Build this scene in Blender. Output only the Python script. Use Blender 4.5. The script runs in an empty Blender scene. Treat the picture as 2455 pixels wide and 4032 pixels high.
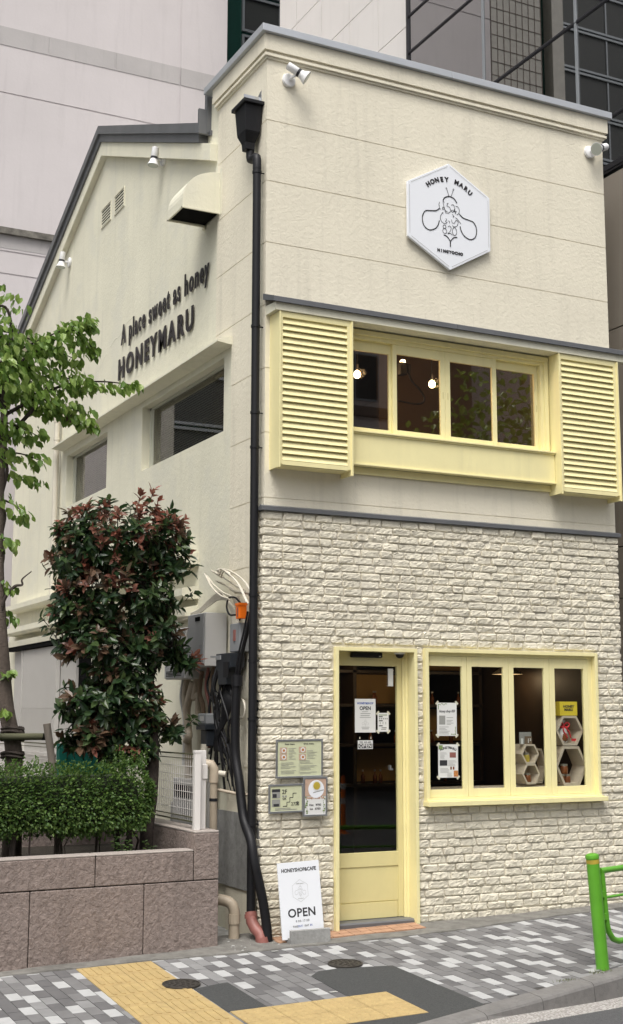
import bpy, math, random
from mathutils import Vector, Matrix, noise, Euler
R = math.radians
random.seed(7)
S = bpy.context.scene
COL = S.collection

# ------------------------------------------------------------------ camera
cam = bpy.data.objects.new('camera', bpy.data.cameras.new('camera'))
COL.objects.link(cam)
_y, _p, _r = R(26.7012), R(8.822), R(0.086)
_f = Vector((math.sin(_y)*math.cos(_p), math.cos(_y)*math.cos(_p), math.sin(_p)))
_r0 = Vector((math.cos(_y), -math.sin(_y), 0)); _u0 = _r0.cross(_f)
_rt = _r0*math.cos(_r) + _u0*math.sin(_r); _up = -_r0*math.sin(_r) + _u0*math.cos(_r)
mw = Matrix((_rt, _up, -_f)).transposed().to_4x4()
mw.translation = Vector((-4.8503, -10.5889, 1.879))
cam.matrix_world = mw
cam.data.sensor_fit = 'VERTICAL'; cam.data.sensor_height = 36; cam.data.lens = 5172.548/4032*36
cam.data.clip_end = 600; cam.data.clip_start = 0.05
S.camera = cam

# ------------------------------------------------------------------ world, sun, exposure
SUN_EL, SUN_AZ = 62, 218          # azimuth measured from +Y clockwise, the side the light comes from
W = bpy.data.worlds.new('World'); S.world = W; W.use_nodes = True
nt = W.node_tree; nt.nodes.clear()
sky = nt.nodes.new('ShaderNodeTexSky'); sky.sky_type = 'NISHITA'; sky.sun_disc = False
sky.sun_elevation = R(SUN_EL); sky.sun_rotation = R(SUN_AZ); sky.air_density = 1.0; sky.dust_density = 6.0; sky.ozone_density = 1.0
hs = nt.nodes.new('ShaderNodeHueSaturation'); hs.inputs['Saturation'].default_value = 0.22
bg = nt.nodes.new('ShaderNodeBackground'); bg.inputs['Strength'].default_value = 0.15
wo = nt.nodes.new('ShaderNodeOutputWorld')
nt.links.new(sky.outputs[0], hs.inputs['Color']); nt.links.new(hs.outputs[0], bg.inputs['Color']); nt.links.new(bg.outputs[0], wo.inputs['Surface'])
sl = bpy.data.lights.new('sun', 'SUN'); sl.energy = 1.5; sl.angle = R(28); sl.color = (1.0, 0.955, 0.88)
so = bpy.data.objects.new('sun', sl); COL.objects.link(so)
sd = Vector((math.sin(R(SUN_AZ))*math.cos(R(SUN_EL)), math.cos(R(SUN_AZ))*math.cos(R(SUN_EL)), math.sin(R(SUN_EL))))
so.rotation_euler = sd.to_track_quat('Z', 'Y').to_euler(); so.location = sd*30
S.view_settings.view_transform = 'Standard'; S.view_settings.look = 'None'
S.view_settings.exposure = 0.38; S.view_settings.gamma = 1
S.render.engine = 'CYCLES'

# ------------------------------------------------------------------ materials
MATS = {}
def mat(name, col, rough=.6, var=.08, vs=2.5, bump=0, bs=40, metal=0, stain=0, stretch=None, spec=.5, spots=None, emit=0, groove=False, trans=0, dirt=None):
    """plain procedural surface: base colour with broad variation, optional streaks, optional bump"""
    if name in MATS: return MATS[name]
    m = bpy.data.materials.new(name); m.use_nodes = True; MATS[name] = m
    t = m.node_tree; N = t.nodes; L = t.links
    b = N['Principled BSDF']; b.inputs['Roughness'].default_value = rough; b.inputs['Metallic'].default_value = metal
    b.inputs['Specular IOR Level'].default_value = spec
    tc = N.new('ShaderNodeTexCoord'); vec = tc.outputs['Object']
    def noi(scale, det=4, ro=.6, v=None, dist=0):
        n = N.new('ShaderNodeTexNoise'); n.inputs['Scale'].default_value = scale; n.inputs['Detail'].default_value = det
        n.inputs['Roughness'].default_value = ro; n.inputs['Distortion'].default_value = dist
        L.new(v if v is not None else vec, n.inputs['Vector']); return n.outputs['Fac']
    def mul(c, fac, lo, hi, f0=.3, f1=.7):
        mr = N.new('ShaderNodeMapRange'); mr.inputs[1].default_value = f0; mr.inputs[2].default_value = f1
        mr.inputs[3].default_value = lo; mr.inputs[4].default_value = hi; L.new(fac, mr.inputs[0])
        mx = N.new('ShaderNodeMix'); mx.data_type = 'RGBA'; mx.blend_type = 'MULTIPLY'; mx.inputs[0].default_value = 1
        L.new(c, mx.inputs[6]); L.new(mr.outputs[0], mx.inputs[7]); return mx.outputs[2]
    rgb = N.new('ShaderNodeRGB'); rgb.outputs[0].default_value = (*col, 1); c = rgb.outputs[0]
    if stretch:
        mp = N.new('ShaderNodeMapping'); mp.inputs['Scale'].default_value = stretch; L.new(vec, mp.inputs['Vector']); sv = mp.outputs[0]
    else: sv = vec
    if var: c = mul(c, noi(vs, 5, .6, sv), 1-var, 1+var*.6)
    if stain:
        mp2 = N.new('ShaderNodeMapping'); mp2.inputs['Scale'].default_value = (6, 6, .5); L.new(vec, mp2.inputs['Vector'])
        c = mul(c, noi(1.0, 6, .65, mp2.outputs[0], .4), 1, 1-stain, .52, .72)
    if spots:
        sc, amt, colr = spots
        mx = N.new('ShaderNodeMix'); mx.data_type = 'RGBA'
        mr = N.new('ShaderNodeMapRange'); mr.inputs[1].default_value = .5; mr.inputs[2].default_value = .62; mr.inputs[4].default_value = amt
        L.new(noi(sc, 3, .7), mr.inputs[0]); L.new(mr.outputs[0], mx.inputs[0]); L.new(c, mx.inputs[6]); mx.inputs[7].default_value = (*colr, 1); c = mx.outputs[2]
    h = None
    if groove:
        sp = N.new('ShaderNodeSeparateXYZ'); L.new(vec, sp.inputs[0])
    if bump:
        h = noi(bs, 6, .6, None, .6)
        bn = N.new('ShaderNodeBump'); bn.inputs['Strength'].default_value = 1; bn.inputs['Distance'].default_value = bump
        L.new(h, bn.inputs['Height']); L.new(bn.outputs[0], b.inputs['Normal'])
    L.new(c, b.inputs['Base Color'])
    if emit:
        L.new(c, b.inputs['Emission Color']); b.inputs['Emission Strength'].default_value = emit
    return m

def glass(name, tint=(.9, .93, .9), boost=1.0, base=.0):
    if name in MATS: return MATS[name]
    m = bpy.data.materials.new(name); m.use_nodes = True; MATS[name] = m
    t = m.node_tree; N = t.nodes; L = t.links; N.clear()
    o = N.new('ShaderNodeOutputMaterial'); tr = N.new('ShaderNodeBsdfTransparent'); tr.inputs[0].default_value = (*tint, 1)
    gl = N.new('ShaderNodeBsdfGlossy'); gl.inputs['Roughness'].default_value = .01
    fr = N.new('ShaderNodeFresnel'); ge = N.new('ShaderNodeNewGeometry'); mr = N.new('ShaderNodeMapRange'); mr.inputs[3].default_value = 1.5; mr.inputs[4].default_value = 1/1.5
    L.new(ge.outputs['Backfacing'], mr.inputs[0]); L.new(mr.outputs[0], fr.inputs[0])   # a thin pane reflects alike from both sides
    ma = N.new('ShaderNodeMath'); ma.operation = 'MULTIPLY_ADD'; ma.inputs[1].default_value = boost; ma.inputs[2].default_value = base; ma.use_clamp = True
    mx = N.new('ShaderNodeMixShader')
    L.new(fr.outputs[0], ma.inputs[0]); L.new(ma.outputs[0], mx.inputs[0]); L.new(tr.outputs[0], mx.inputs[1]); L.new(gl.outputs[0], mx.inputs[2]); L.new(mx.outputs[0], o.inputs[0])
    return m

def leafmat(name, c1, c2, c3, rough=.45, scale=4):
    """three leaf tints, one chosen per leaf (random per island), slightly translucent"""
    if name in MATS: return MATS[name]
    m = bpy.data.materials.new(name); m.use_nodes = True; MATS[name] = m
    t = m.node_tree; N = t.nodes; L = t.links; b = N['Principled BSDF']; b.inputs['Roughness'].default_value = rough
    g = N.new('ShaderNodeNewGeometry'); cr = N.new('ShaderNodeValToRGB')
    cr.color_ramp.elements[0].color = (*c1, 1); cr.color_ramp.elements[1].color = (*c3, 1)
    e = cr.color_ramp.elements.new(.5); e.color = (*c2, 1)
    L.new(g.outputs['Random Per Island'], cr.inputs[0]); L.new(cr.outputs[0], b.inputs['Base Color'])
    tl = N.new('ShaderNodeBsdfTranslucent'); L.new(cr.outputs[0], tl.inputs[0])
    mx = N.new('ShaderNodeMixShader'); mx.inputs[0].default_value = .38
    L.new(b.outputs[0], mx.inputs[1]); L.new(tl.outputs[0], mx.inputs[2]); L.new(mx.outputs[0], N['Material Output'].inputs[0])
    return m

CREAM = (.765, .715, .58)
def M(k): return LIB[k]()
LIB = dict(
 inner=lambda: mat('hedge_gap_shade', (.020, .028, .012), .95, .5, 30, .01, 60),  # near-black colour paints the shade in the gaps between hedge leaves
 stucco=lambda: mat('stucco', CREAM, .85, .05, 1.1, .0055, 22, stain=.12, spots=(.9, .12, (.66, .62, .50))),
 plaster=lambda: mat('plaster', (.74, .715, .575), .85, .07, .9, .004, 22, stain=.10, spots=(1.3, .35, (.62, .61, .53))),
 brick=lambda: mat('painted_brick', (.705, .658, .535), .8, .08, 5, .003, 45, spots=(6, .38, (.55, .51, .43)), stain=.12),
 mortar=lambda: mat('painted_mortar', (.62, .58, .49), .9, .10, 12, .003, 60),
 yellow=lambda: mat('yellow_paint', (.86, .78, .425), .5, .05, 3, .0006, 30, stain=.08),
 yellowd=lambda: mat('yellow_door_paint', (.70, .62, .31), .5, .05, 3, .0005, 40, stain=.06),
 metal=lambda: mat('grey_flashing', (.155, .16, .17), .45, .12, 4, metal=.3),
 cap=lambda: mat('parapet_cap', (.50, .52, .55), .42, .06, 3, metal=.4),
 black=lambda: mat('black_pvc', (.010, .010, .012), .5, .1, 4, spec=.3),
 blackp=lambda: mat('black_letter', (.014, .011, .013), .4, 0),
 dark=lambda: mat('dark_void', (.006, .006, .006), .9, 0, spec=.05),
 white=lambda: mat('white_paint', (.80, .80, .80), .4, .03),
 signw=lambda: mat('sign_white', (.82, .84, .88), .35, .01),
 alu=lambda: mat('aluminium', (.55, .56, .58), .3, .05, 8, metal=.9),
 pink=lambda: mat('pink_concrete', (.575, .54, .543), .85, .06, .7, .002, 14, stain=.07),
 pinkd=lambda: mat('pink_band', (.44, .42, .415), .85, .08, 1.2, .002, 14, stain=.12),
 moss=lambda: mat('dirty_ledge', (.16, .15, .13), .9, .5, 9, .004, 20),
 green=lambda: mat('green_panel', (.008, .055, .042), .35, .06),
 panel=lambda: mat('white_panel', (.74, .71, .68), .5, .04, .8, stain=.04),
 beige=lambda: mat('beige_panel', (.30, .265, .225), .7, .05, .8, stain=.06),
 tile=lambda: mat('grey_wall_tile', (.42, .40, .36), .4, .12, 6),
 mull=lambda: mat('dark_mullion', (.035, .035, .04), .4, .05, metal=.5),
 mullg=lambda: mat('grey_mullion', (.30, .32, .34), .4, .05, metal=.4),
 glassd=lambda: mat('tower_glass_back', (.03, .033, .032), .5, 0),
 gl=lambda: glass('window_glass', (.97, .98, .97), 1.0, .0),
 glup=lambda: glass('upper_window_glass', (.95, .90, .84), 1.9, .06),
 glside=lambda: glass('side_window_glass', (.60, .60, .55), 1.2, .05),
 gltower=lambda: glass('tower_glass', (.25, .26, .26), 1.7, .26),
 granite=lambda: mat('planter_granite', (.275, .222, .198), .8, .20, 22, .016, 26, spots=(30, .55, (.15, .112, .095)), stain=.22),
 granitep=lambda: mat('planter_coping', (.38, .335, .305), .6, .10, 30, .001, 60),
 strip=lambda: mat('worn_frontage_concrete', (.185, .178, .162), .9, .25, 7, .004, 40, spots=(9, .5, (.10, .095, .085))),
 conc=lambda: mat('concrete', (.30, .30, .29), .9, .22, 8, .003, 40, spots=(14, .35, (.17, .165, .16))),
 kerb=lambda: mat('kerb_concrete', (.18, .172, .165), .9, .18, 6, .003, 60, spots=(22, .5, (.13, .125, .12))),
 asph=lambda: mat('asphalt_patch', (.048, .050, .050), .9, .25, 60, .004, 160, spots=(90, .3, (.11, .11, .11))),
 road=lambda: mat('road_asphalt', (.075, .075, .078), .9, .2, 40, .005, 140, spots=(120, .4, (.16, .16, .16))),
 gut=lambda: mat('gutter_aggregate', (.30, .28, .26), .9, .4, 45, .006, 70, spots=(55, .8, (.62, .60, .58))),
 pw=lambda: mat('paver_white', (.41, .412, .412), .85, .10, 7, .001, 200),
 pl=lambda: mat('paver_light', (.225, .224, .224), .85, .13, 7, .001, 200),
 pm=lambda: mat('paver_mid', (.165, .162, .163), .85, .13, 7, .001, 200),
 pd=lambda: mat('paver_dark', (.118, .115, .117), .85, .13, 7, .001, 200),
 sand=lambda: mat('joint_sand', (.055, .05, .046), .95, .2, 30),
 tact=lambda: mat('tactile_yellow', (.43, .315, .14), .75, .16, 9, .0015, 90, spots=(5, .35, (.41, .29, .13))),
 orange=lambda: mat('terracotta_tile', (.42, .245, .155), .8, .2, 9, .001, 60),
 lime=lambda: mat('green_enamel', (.115, .37, .028), .35, .12, 5, stain=.1),
 gold=lambda: mat('faded_yellow_band', (.50, .38, .05), .5, .2, 20),
 wood=lambda: mat('pale_plywood', (.56, .485, .385), .6, .12, 3, stretch=(1, 1, 12)),
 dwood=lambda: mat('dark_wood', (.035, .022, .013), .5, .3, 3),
 ochre=lambda: mat('ochre_panel', (.34, .20, .06), .7, .15, 3),
 trunk=lambda: mat('tree_bark', (.105, .082, .066), .95, .35, 14, .012, 40, stretch=(1, 1, .35)),
 bark2=lambda: mat('dark_bark', (.052, .040, .033), .95, .35, 14, .01, 45),
 bamboo=lambda: mat('weathered_log', (.085, .085, .045), .8, .4, 8, .004, 30, stretch=(.3, 3, 3)),
 grwood=lambda: mat('grey_stake', (.17, .145, .12), .9, .3, 14, .005, 40, stretch=(3, 3, .3)),
 soil=lambda: mat('soil', (.035, .028, .02), 1, .4, 20, .02, 20),
 beigep=lambda: mat('beige_pvc', (.44, .37, .28), .5, .12, 6, stain=.1),
 redp=lambda: mat('terracotta_pvc', (.27, .105, .088), .5, .15, 9),
 cable=lambda: mat('cream_cable', (.60, .56, .47), .6, .06),
 heater=lambda: mat('heater_grey', (.52, .515, .50), .45, .05, 3),
 heaterf=lambda: mat('heater_front', (.31, .315, .32), .4, .05, 3),
 meter=lambda: mat('meter_black', (.018, .022, .028), .4, .1),
 orangep=lambda: mat('orange_plastic', (.85, .17, .01), .35, .05),
 shade=lambda: mat('grey_box', (.26, .27, .28), .5, .06),
 paper=lambda: mat('paper_white', (.72, .72, .70), .6, .02),
 papy=lambda: mat('paper_cream', (.60, .62, .42), .3, .05, 20),
 pb=lambda: mat('print_black', (.03, .03, .035), .6, 0),
 pg=lambda: mat('print_grey', (.30, .30, .28), .6, 0),
 po=lambda: mat('print_orange', (.50, .20, .06), .6, .3, 60),
 pbl=lambda: mat('print_blue', (.05, .10, .35), .6, 0),
 pgr=lambda: mat('print_green', (.20, .28, .10), .6, .3, 60),
 ppk=lambda: mat('print_pinkish', (.52, .36, .27), .6, .15, 30),
 tape=lambda: mat('masking_tape', (.60, .58, .45), .6, .05),
 yel=lambda: mat('gift_box_yellow', (.80, .62, .05), .5, .03),
 red=lambda: mat('red_ribbon', (.55, .02, .03), .4, .1),
 honey=lambda: mat('honey_jar', (.20, .065, .02), .2, .2, 30),
 lid=lambda: mat('jar_lid', (.45, .42, .36), .3, .05, metal=.6),
 cello=lambda: mat('cellophane', (.60, .57, .55), .2, .3, 30, .01, 30),
 blind=lambda: mat('blind_slat', (.52, .52, .44), .5, .05),
 shut=lambda: mat('shutter_panel', (.47, .455, .43), .6, .04, 2),
 bulb=lambda: mat('lit_bulb', (1, .78, .45), .5, 0, emit=14),
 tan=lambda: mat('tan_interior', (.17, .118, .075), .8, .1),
 grn=lambda: mat('dark_teal_tarp', (.0, .12, .09), .6, .1),
 iron=lambda: mat('cast_iron', (.075, .068, .06), .6, .3, 20, metal=.6),
 lensm=lambda: mat('lamp_glass', (.42, .45, .40), .25, .03),
 facw=lambda: mat('facade_grey', (.62, .56, .54), .8, .05, 1),
 facb=lambda: mat('facade_brown', (.16, .125, .105), .8, .05, 1),
 litter=lambda: mat('broken_stone', (.42, .42, .40), .9, .2, 10),
)

# ------------------------------------------------------------------ mesh helpers
class B:
    def __init__(s): s.v = []; s.f = []; s.mi = []
    def add(s, vs, fs, mi=0):
        o = len(s.v); s.v += [tuple(p) for p in vs]; s.f += [tuple(i+o for i in f) for f in fs]; s.mi += [mi]*len(fs); return s
    def box(s, x0, x1, y0, y1, z0, z1, mi=0, ch=0):
        if x1 < x0: x0, x1 = x1, x0
        if y1 < y0: y0, y1 = y1, y0
        if z1 < z0: z0, z1 = z1, z0
        if ch:
            import bmesh
            bm = bmesh.new(); bmesh.ops.create_cube(bm, size=1)
            for v in bm.verts: v.co = Vector(((x0+x1)/2+v.co.x*(x1-x0), (y0+y1)/2+v.co.y*(y1-y0), (z0+z1)/2+v.co.z*(z1-z0)))
            bmesh.ops.bevel(bm, geom=bm.edges[:], offset=ch, segments=2, affect='EDGES', profile=.5)
            bm.verts.index_update(); s.add([v.co[:] for v in bm.verts], [[v.index for v in f.verts] for f in bm.faces], mi); bm.free(); return s
        return s.add([(x0,y0,z0),(x1,y0,z0),(x1,y1,z0),(x0,y1,z0),(x0,y0,z1),(x1,y0,z1),(x1,y1,z1),(x0,y1,z1)],
                     [(0,3,2,1),(4,5,6,7),(0,1,5,4),(1,2,6,5),(2,3,7,6),(3,0,4,7)], mi)
    def prism(s, poly, a, b, axis='x', mi=0):
        """poly of 2d points swept between a and b on axis; x:(y,z) y:(x,z) z:(x,y)"""
        mk = {'x': lambda p, t: (t, p[0], p[1]), 'y': lambda p, t: (p[0], t, p[1]), 'z': lambda p, t: (p[0], p[1], t)}[axis]
        n = len(poly); ar = sum(poly[i][0]*poly[(i+1) % n][1]-poly[(i+1) % n][0]*poly[i][1] for i in range(n))
        if (ar < 0) != (axis == 'y'): poly = poly[::-1]
        vs = [mk(p, a) for p in poly]+[mk(p, b) for p in poly]
        fs = [tuple(range(n))[::-1], tuple(range(n, 2*n))]+[(i, (i+1) % n, n+(i+1) % n, n+i) for i in range(n)]
        if a > b: fs = [f[::-1] for f in fs]
        return s.add(vs, fs, mi)
    def tube(s, pts, r, seg=10, mi=0, cap=True):
        pts = [Vector(p) for p in pts]; n = len(pts); rs = r if isinstance(r, (list, tuple)) else [r]*n
        T = [(pts[min(i+1, n-1)]-pts[max(i-1, 0)]).normalized() for i in range(n)]
        up = Vector((0, 0, 1)) if abs(T[0].z) < .9 else Vector((1, 0, 0))
        u = T[0].cross(up).normalized(); vs = []; fs = []
        for i in range(n):
            u = (u-T[i]*u.dot(T[i])).normalized(); w = T[i].cross(u)
            for k in range(seg):
                a = 2*math.pi*k/seg; vs.append(pts[i]+(u*math.cos(a)+w*math.sin(a))*rs[i])
        for i in range(n-1):
            for k in range(seg):
                a, b_ = i*seg+k, i*seg+(k+1) % seg; fs.append((a, b_, b_+seg, a+seg))
        if cap: fs += [tuple(range(seg))[::-1], tuple((n-1)*seg+k for k in range(seg))]
        return s.add(vs, fs, mi)
    def lathe(s, prof, origin, axis=(0, 0, 1), seg=20, mi=0):
        """prof = [(r, t)] along axis"""
        ax = Vector(axis).normalized(); q = Vector((0, 0, 1)).rotation_difference(ax); o = Vector(origin); vs = []; fs = []
        for r_, t_ in prof:
            for k in range(seg):
                a = 2*math.pi*k/seg; vs.append(o+q @ Vector((r_*math.cos(a), r_*math.sin(a), t_)))
        for i in range(len(prof)-1):
            for k in range(seg):
                a, b_ = i*seg+k, i*seg+(k+1) % seg; fs.append((a, b_, b_+seg, a+seg))
        fs += [tuple(range(seg))[::-1], tuple((len(prof)-1)*seg+k for k in range(seg))]
        return s.add(vs, fs, mi)
    def quad(s, a, b, c, d, mi=0): return s.add([a, b, c, d], [(0, 1, 2, 3)], mi)
    def obj(s, name, mats, parent=None, smooth=False, bevel=0, world=False):
        me = bpy.data.meshes.new(name); me.from_pydata(s.v, [], s.f)
        for m in (mats if isinstance(mats, (list, tuple)) else [mats]): me.materials.append(M(m) if isinstance(m, str) else m)
        me.polygons.foreach_set('material_index', s.mi)
        if smooth: me.polygons.foreach_set('use_smooth', [True]*len(s.f))
        me.update(); o = bpy.data.objects.new(name, me); COL.objects.link(o)
        if smooth == 'auto':
            try: me.set_sharp_from_angle(angle=R(40))
            except Exception: pass
        if parent is not None: o.parent = parent
        if bevel:
            md = o.modifiers.new('bevel', 'BEVEL'); md.width = bevel; md.segments = 2; md.limit_method = 'ANGLE'; md.angle_limit = R(40)
        return o

def tag(o, label=None, cat=None, group=None, kind=None):
    if label: o['label'] = label
    if cat: o['category'] = cat
    if group: o['group'] = group
    if kind: o['kind'] = kind
    return o
def thing(name, label, cat, loc=(0, 0, 0), group=None):
    o = bpy.data.objects.new(name, None); COL.objects.link(o); o.location = loc; o.empty_display_size = .1
    return tag(o, label, cat, group)
def copy_tree(o, parent=None):
    c = o.copy(); COL.objects.link(c); c.parent = parent
    for ch in list(o.children): copy_tree(ch, c)
    return c

FONT = None
def text(name, s, size, origin, ux, uy, m, parent=None, extr=.0005, off=0, sx=1.0, align='CENTER', spacing=1.0, shear=0):
    """solid lettering: origin = baseline anchor, ux = reading direction, uy = up"""
    cu = bpy.data.curves.new(name, 'FONT'); cu.body = s; cu.size = size; cu.extrude = extr; cu.offset = off
    cu.align_x = align; cu.space_character = spacing; cu.shear = shear; cu.resolution_u = 3
    tmp = bpy.data.objects.new('tmp', cu); COL.objects.link(tmp)
    dg = bpy.context.evaluated_depsgraph_get(); me = bpy.data.meshes.new_from_object(tmp.evaluated_get(dg))
    bpy.data.objects.remove(tmp); bpy.data.curves.remove(cu)
    ux = Vector(ux).normalized(); uy = Vector(uy).normalized(); uz = ux.cross(uy)
    mm = Matrix((ux*sx, uy, uz)).transposed().to_4x4(); mm.translation = Vector(origin)
    me.transform(mm); me.materials.clear(); me.materials.append(M(m) if isinstance(m, str) else m); me.name = name
    o = bpy.data.objects.new(name, me); COL.objects.link(o)
    if parent is not None: o.parent = parent
    return o
def meshjoin(name, objs, parent=None):
    """merge generated letter meshes into one mesh object"""
    b = B(); mats = []
    for o in objs:
        m = o.data.materials[0]
        if m not in mats: mats.append(m)
        b.add([o.matrix_basis @ v.co for v in o.data.vertices], [tuple(p.vertices) for p in o.data.polygons], mats.index(m))
        bpy.data.objects.remove(o)
    return b.obj(name, mats, parent)

def relief(us, vs, h, place, depth, mi=None, noends=False):
    """wall sheet on a grid: h(i,j) is the outward offset of a cell, None is an opening through 'depth'. place(u,v,t) -> xyz, t outward"""
    b = B(); nu, nv = len(us)-1, len(vs)-1
    H = [[h((us[i]+us[i+1])/2, (vs[j]+vs[j+1])/2) for j in range(nv)] for i in range(nu)]
    g = lambda i, j: H[i][j] if 0 <= i < nu and 0 <= j < nv else -depth
    for i in range(nu):
        for j in range(nv):
            t = H[i][j]
            if t is not None:
                u0, u1, v0, v1 = us[i], us[i+1], vs[j], vs[j+1]; k = mi((u0+u1)/2, (v0+v1)/2) if mi else 0
                b.quad(place(u0, v0, t), place(u1, v0, t), place(u1, v1, t), place(u0, v1, t), k)
    for i in (range(1, nu) if noends else range(nu+1)):
        for j in range(nv):
            a, c = g(i-1, j), g(i, j); a = -depth if a is None else a; c = -depth if c is None else c
            if a != c:
                u = us[i]; k = mi(u, (vs[j]+vs[j+1])/2) if mi else 0
                b.quad(place(u, vs[j], a), place(u, vs[j], c), place(u, vs[j+1], c), place(u, vs[j+1], a), k)
    for i in range(nu):
        for j in range(nv+1):
            a, c = g(i, j-1), g(i, j); a = -depth if a is None else a; c = -depth if c is None else c
            if a != c:
                v = vs[j]; k = mi((us[i]+us[i+1])/2, v) if mi else 0
                b.quad(place(us[i], v, a), place(us[i+1], v, a), place(us[i+1], v, c), place(us[i], v, c), k)
    return b
front = lambda u, v, t: (u, -t, v)
side = lambda u, v, t: (-t, u, v)
def frange(a, b, n): return [a+(b-a)*i/n for i in range(n+1)]
def gz(x, y): return .018*(x-.8)+.04*y
exec_parts = []

# ================================================================== THE SHOP
shop = thing('shop_building', 'cream two-storey corner shop with painted brick ground floor, yellow joinery and a gabled side wall', 'building')
WX = 3.988; ZT = 8.30
GR_Z = [3.82+.6*k for k in range(0, 8) if 3.82+.6*k < 8.0]
def in_r(u, v, r): return r[0] < u < r[1] and r[2] < v < r[3]
# --- upper stucco front
up_open = (.83, 3.14, 4.50, 5.50)
vs_ = sorted({3.66, ZT, 4.50, 5.50} | {z-.0045 for z in GR_Z} | {z+.0045 for z in GR_Z})
us_ = [0, .83, 3.14, WX]; B().box(WX-.155, WX-.0005, .008, .17, -.2, ZT).obj('right_return', 'stucco', shop)
isg = lambda v: any(abs(v-z) < .0045 for z in GR_Z)
relief(us_, vs_, lambda u, v: None if in_r(u, v, up_open) else (-.0045 if isg(v) else 0.0), front, .16, noends=True).obj('upper_front_wall', 'stucco', shop)
# --- lower front wall (behind the brick slips)
d_open = (.72, 1.54, -.3, 2.475); w_open = (1.675, 3.63, 1.10, 2.475)
relief([0, .72, 1.54, 1.675, 3.63, WX], [-.25, 1.10, 2.475, 3.66], lambda u, v: None if in_r(u, v, d_open) or in_r(u, v, w_open) else .003, front, .16, noends=True).obj('lower_front_wall', 'mortar', shop)
# --- side wall: grooved front block, plain plaster behind, two windows
w1 = (1.01, 3.41, 4.625, 5.365); w2 = (4.69, 6.45, 4.635, 5.34)
GS = [1.42+.6*k for k in range(0, 12) if 1.42+.6*k < 8.0]
zs_ = sorted({-.25, 7.62, 4.625, 4.635, 5.34, 5.365, 5.5, 4.2} | {z-.0045 for z in GS} | {z+.0045 for z in GS})
ys_ = [0, .785, 1.01, 1.19, 3.41, 4.69, 6.45, 9.25]
def hside(u, v):
    if in_r(u, v, w1) or in_r(u, v, w2): return None
    blk = u < (1.19 if v > 5.5 else .785)
    if blk: return -.0045 if any(abs(v-z) < .0045 for z in GS) and v < 7.61 else 0.0
    return -.02
relief(ys_, zs_, hside, side, .17, mi=lambda u, v: 0 if u < (1.19 if v > 5.5 else .785) else 1, noends=True).obj('side_wall', ['stucco', 'plaster'], shop)
b = B(); b.box(0, .15, .002, 1.19, 7.62, ZT)                                      # block top
b.obj('parapet_return', 'stucco', shop)
b = B(); b.prism([(1.19, 7.62), (9.25, 7.62), (5.0, 9.33), (1.44, 7.87), (1.44, 8.26), (1.19, 8.26)], .02, .17, 'x'); b.obj('gable_wall', 'plaster', shop)
b = B(); rr_c = random.Random(4)
for pts_, w_ in (([(5.3, 7.86), (4.95, 7.95), (4.6, 7.93), (4.2, 8.03), (3.75, 8.0), (3.35, 8.08), (3.1, 8.05)], .016), ([(3.2, 8.05), (3.25, 7.7), (3.2, 7.3), (3.28, 7.0), (3.22, 6.75), (3.26, 6.5)], .011), ([(5.4, 6.15), (5.0, 6.28), (4.7, 6.42), (4.45, 6.44), (4.2, 6.5), (3.6, 6.62)], .024), ([(2.4, 3.45), (2.1, 3.6), (1.8, 3.62), (1.5, 3.72), (1.25, 3.7)], .012), ([(6.9, 4.25), (6.6, 4.32), (6.3, 4.3)], .014)):
    pts_ = [(a_+rr_c.uniform(-.02, .02), c_+rr_c.uniform(-.02, .02)) for k in range(len(pts_)-1) for a_, c_ in [(pts_[k][0]+(pts_[k+1][0]-pts_[k][0])*q_, pts_[k][1]+(pts_[k+1][1]-pts_[k][1])*q_) for q_ in (0, .33, .66)]]
    b = B(); b.tube([(.021, a_, c_) for a_, c_ in pts_], [w_*rr_c.uniform(.4, 1.1)*.5 for _ in pts_], 6)
    b.v = [(.0215-(.0215-x)*.35 if x < .0215 else x, y, z) for x, y, z in b.v]; b.obj('crack_repair', 'plaster', shop)
# closing walls out of sight
b = B(); b.box(.17, WX, 9.1, 9.25, -.2, 7.6); b.box(WX-.15, WX, .16, 9.1, -.2, 7.6); b.box(.15, WX, 1.2, 1.34, 7.5, 8.26); b.box(WX-.15, WX, .16, 1.2, 7.6, 8.26)
b.obj('rear_wall', 'plaster', shop)
# roof
b = B(); b.prism([(1.40, 7.90), (5.0, 9.39), (9.5, 7.56), (9.5, 7.50), (5.0, 9.33), (1.40, 7.84)], .0, WX+.05, 'x'); roof = b.obj('roof', 'metal', shop)
B().box(.15, WX-.15, .16, 1.2, 7.95, 8.0).obj('flat_roof', 'metal', shop)
def slope(y): return 9.42-.41*abs(y-5.0) if y < 5 else 9.42-.425*(y-5.0)
def band(o0, o1, x0, x1, ya, yb):
    bb = B()
    bb.prism([(ya, slope(ya)-o0), (5.0, slope(5)-o0), (5.0, slope(5)-o1), (ya, slope(ya)-o1)], x0, x1, 'x')
    bb.prism([(5.0, slope(5)-o0), (yb, slope(yb)-o0), (yb, slope(yb)-o1), (5.0, slope(5)-o1)], x0, x1, 'x'); return bb
band(-.01, .10, -.115, .02, 1.47, 9.55).obj('verge_flashing', 'metal', roof)
band(.10, .20, -.085, .02, 1.52, 9.5).obj('verge_flashing', 'metal', roof)
band(.203, .385, -.06, .018, 1.26, 9.4).obj('bargeboard', 'plaster', shop)
b = B(); b.box(-.03, .10, 1.43, 1.50, 7.88, 8.40); b.box(-.118, .10, 1.437, 1.47, 7.86, 8.13); b.obj('verge_flashing', 'metal', roof)
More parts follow.
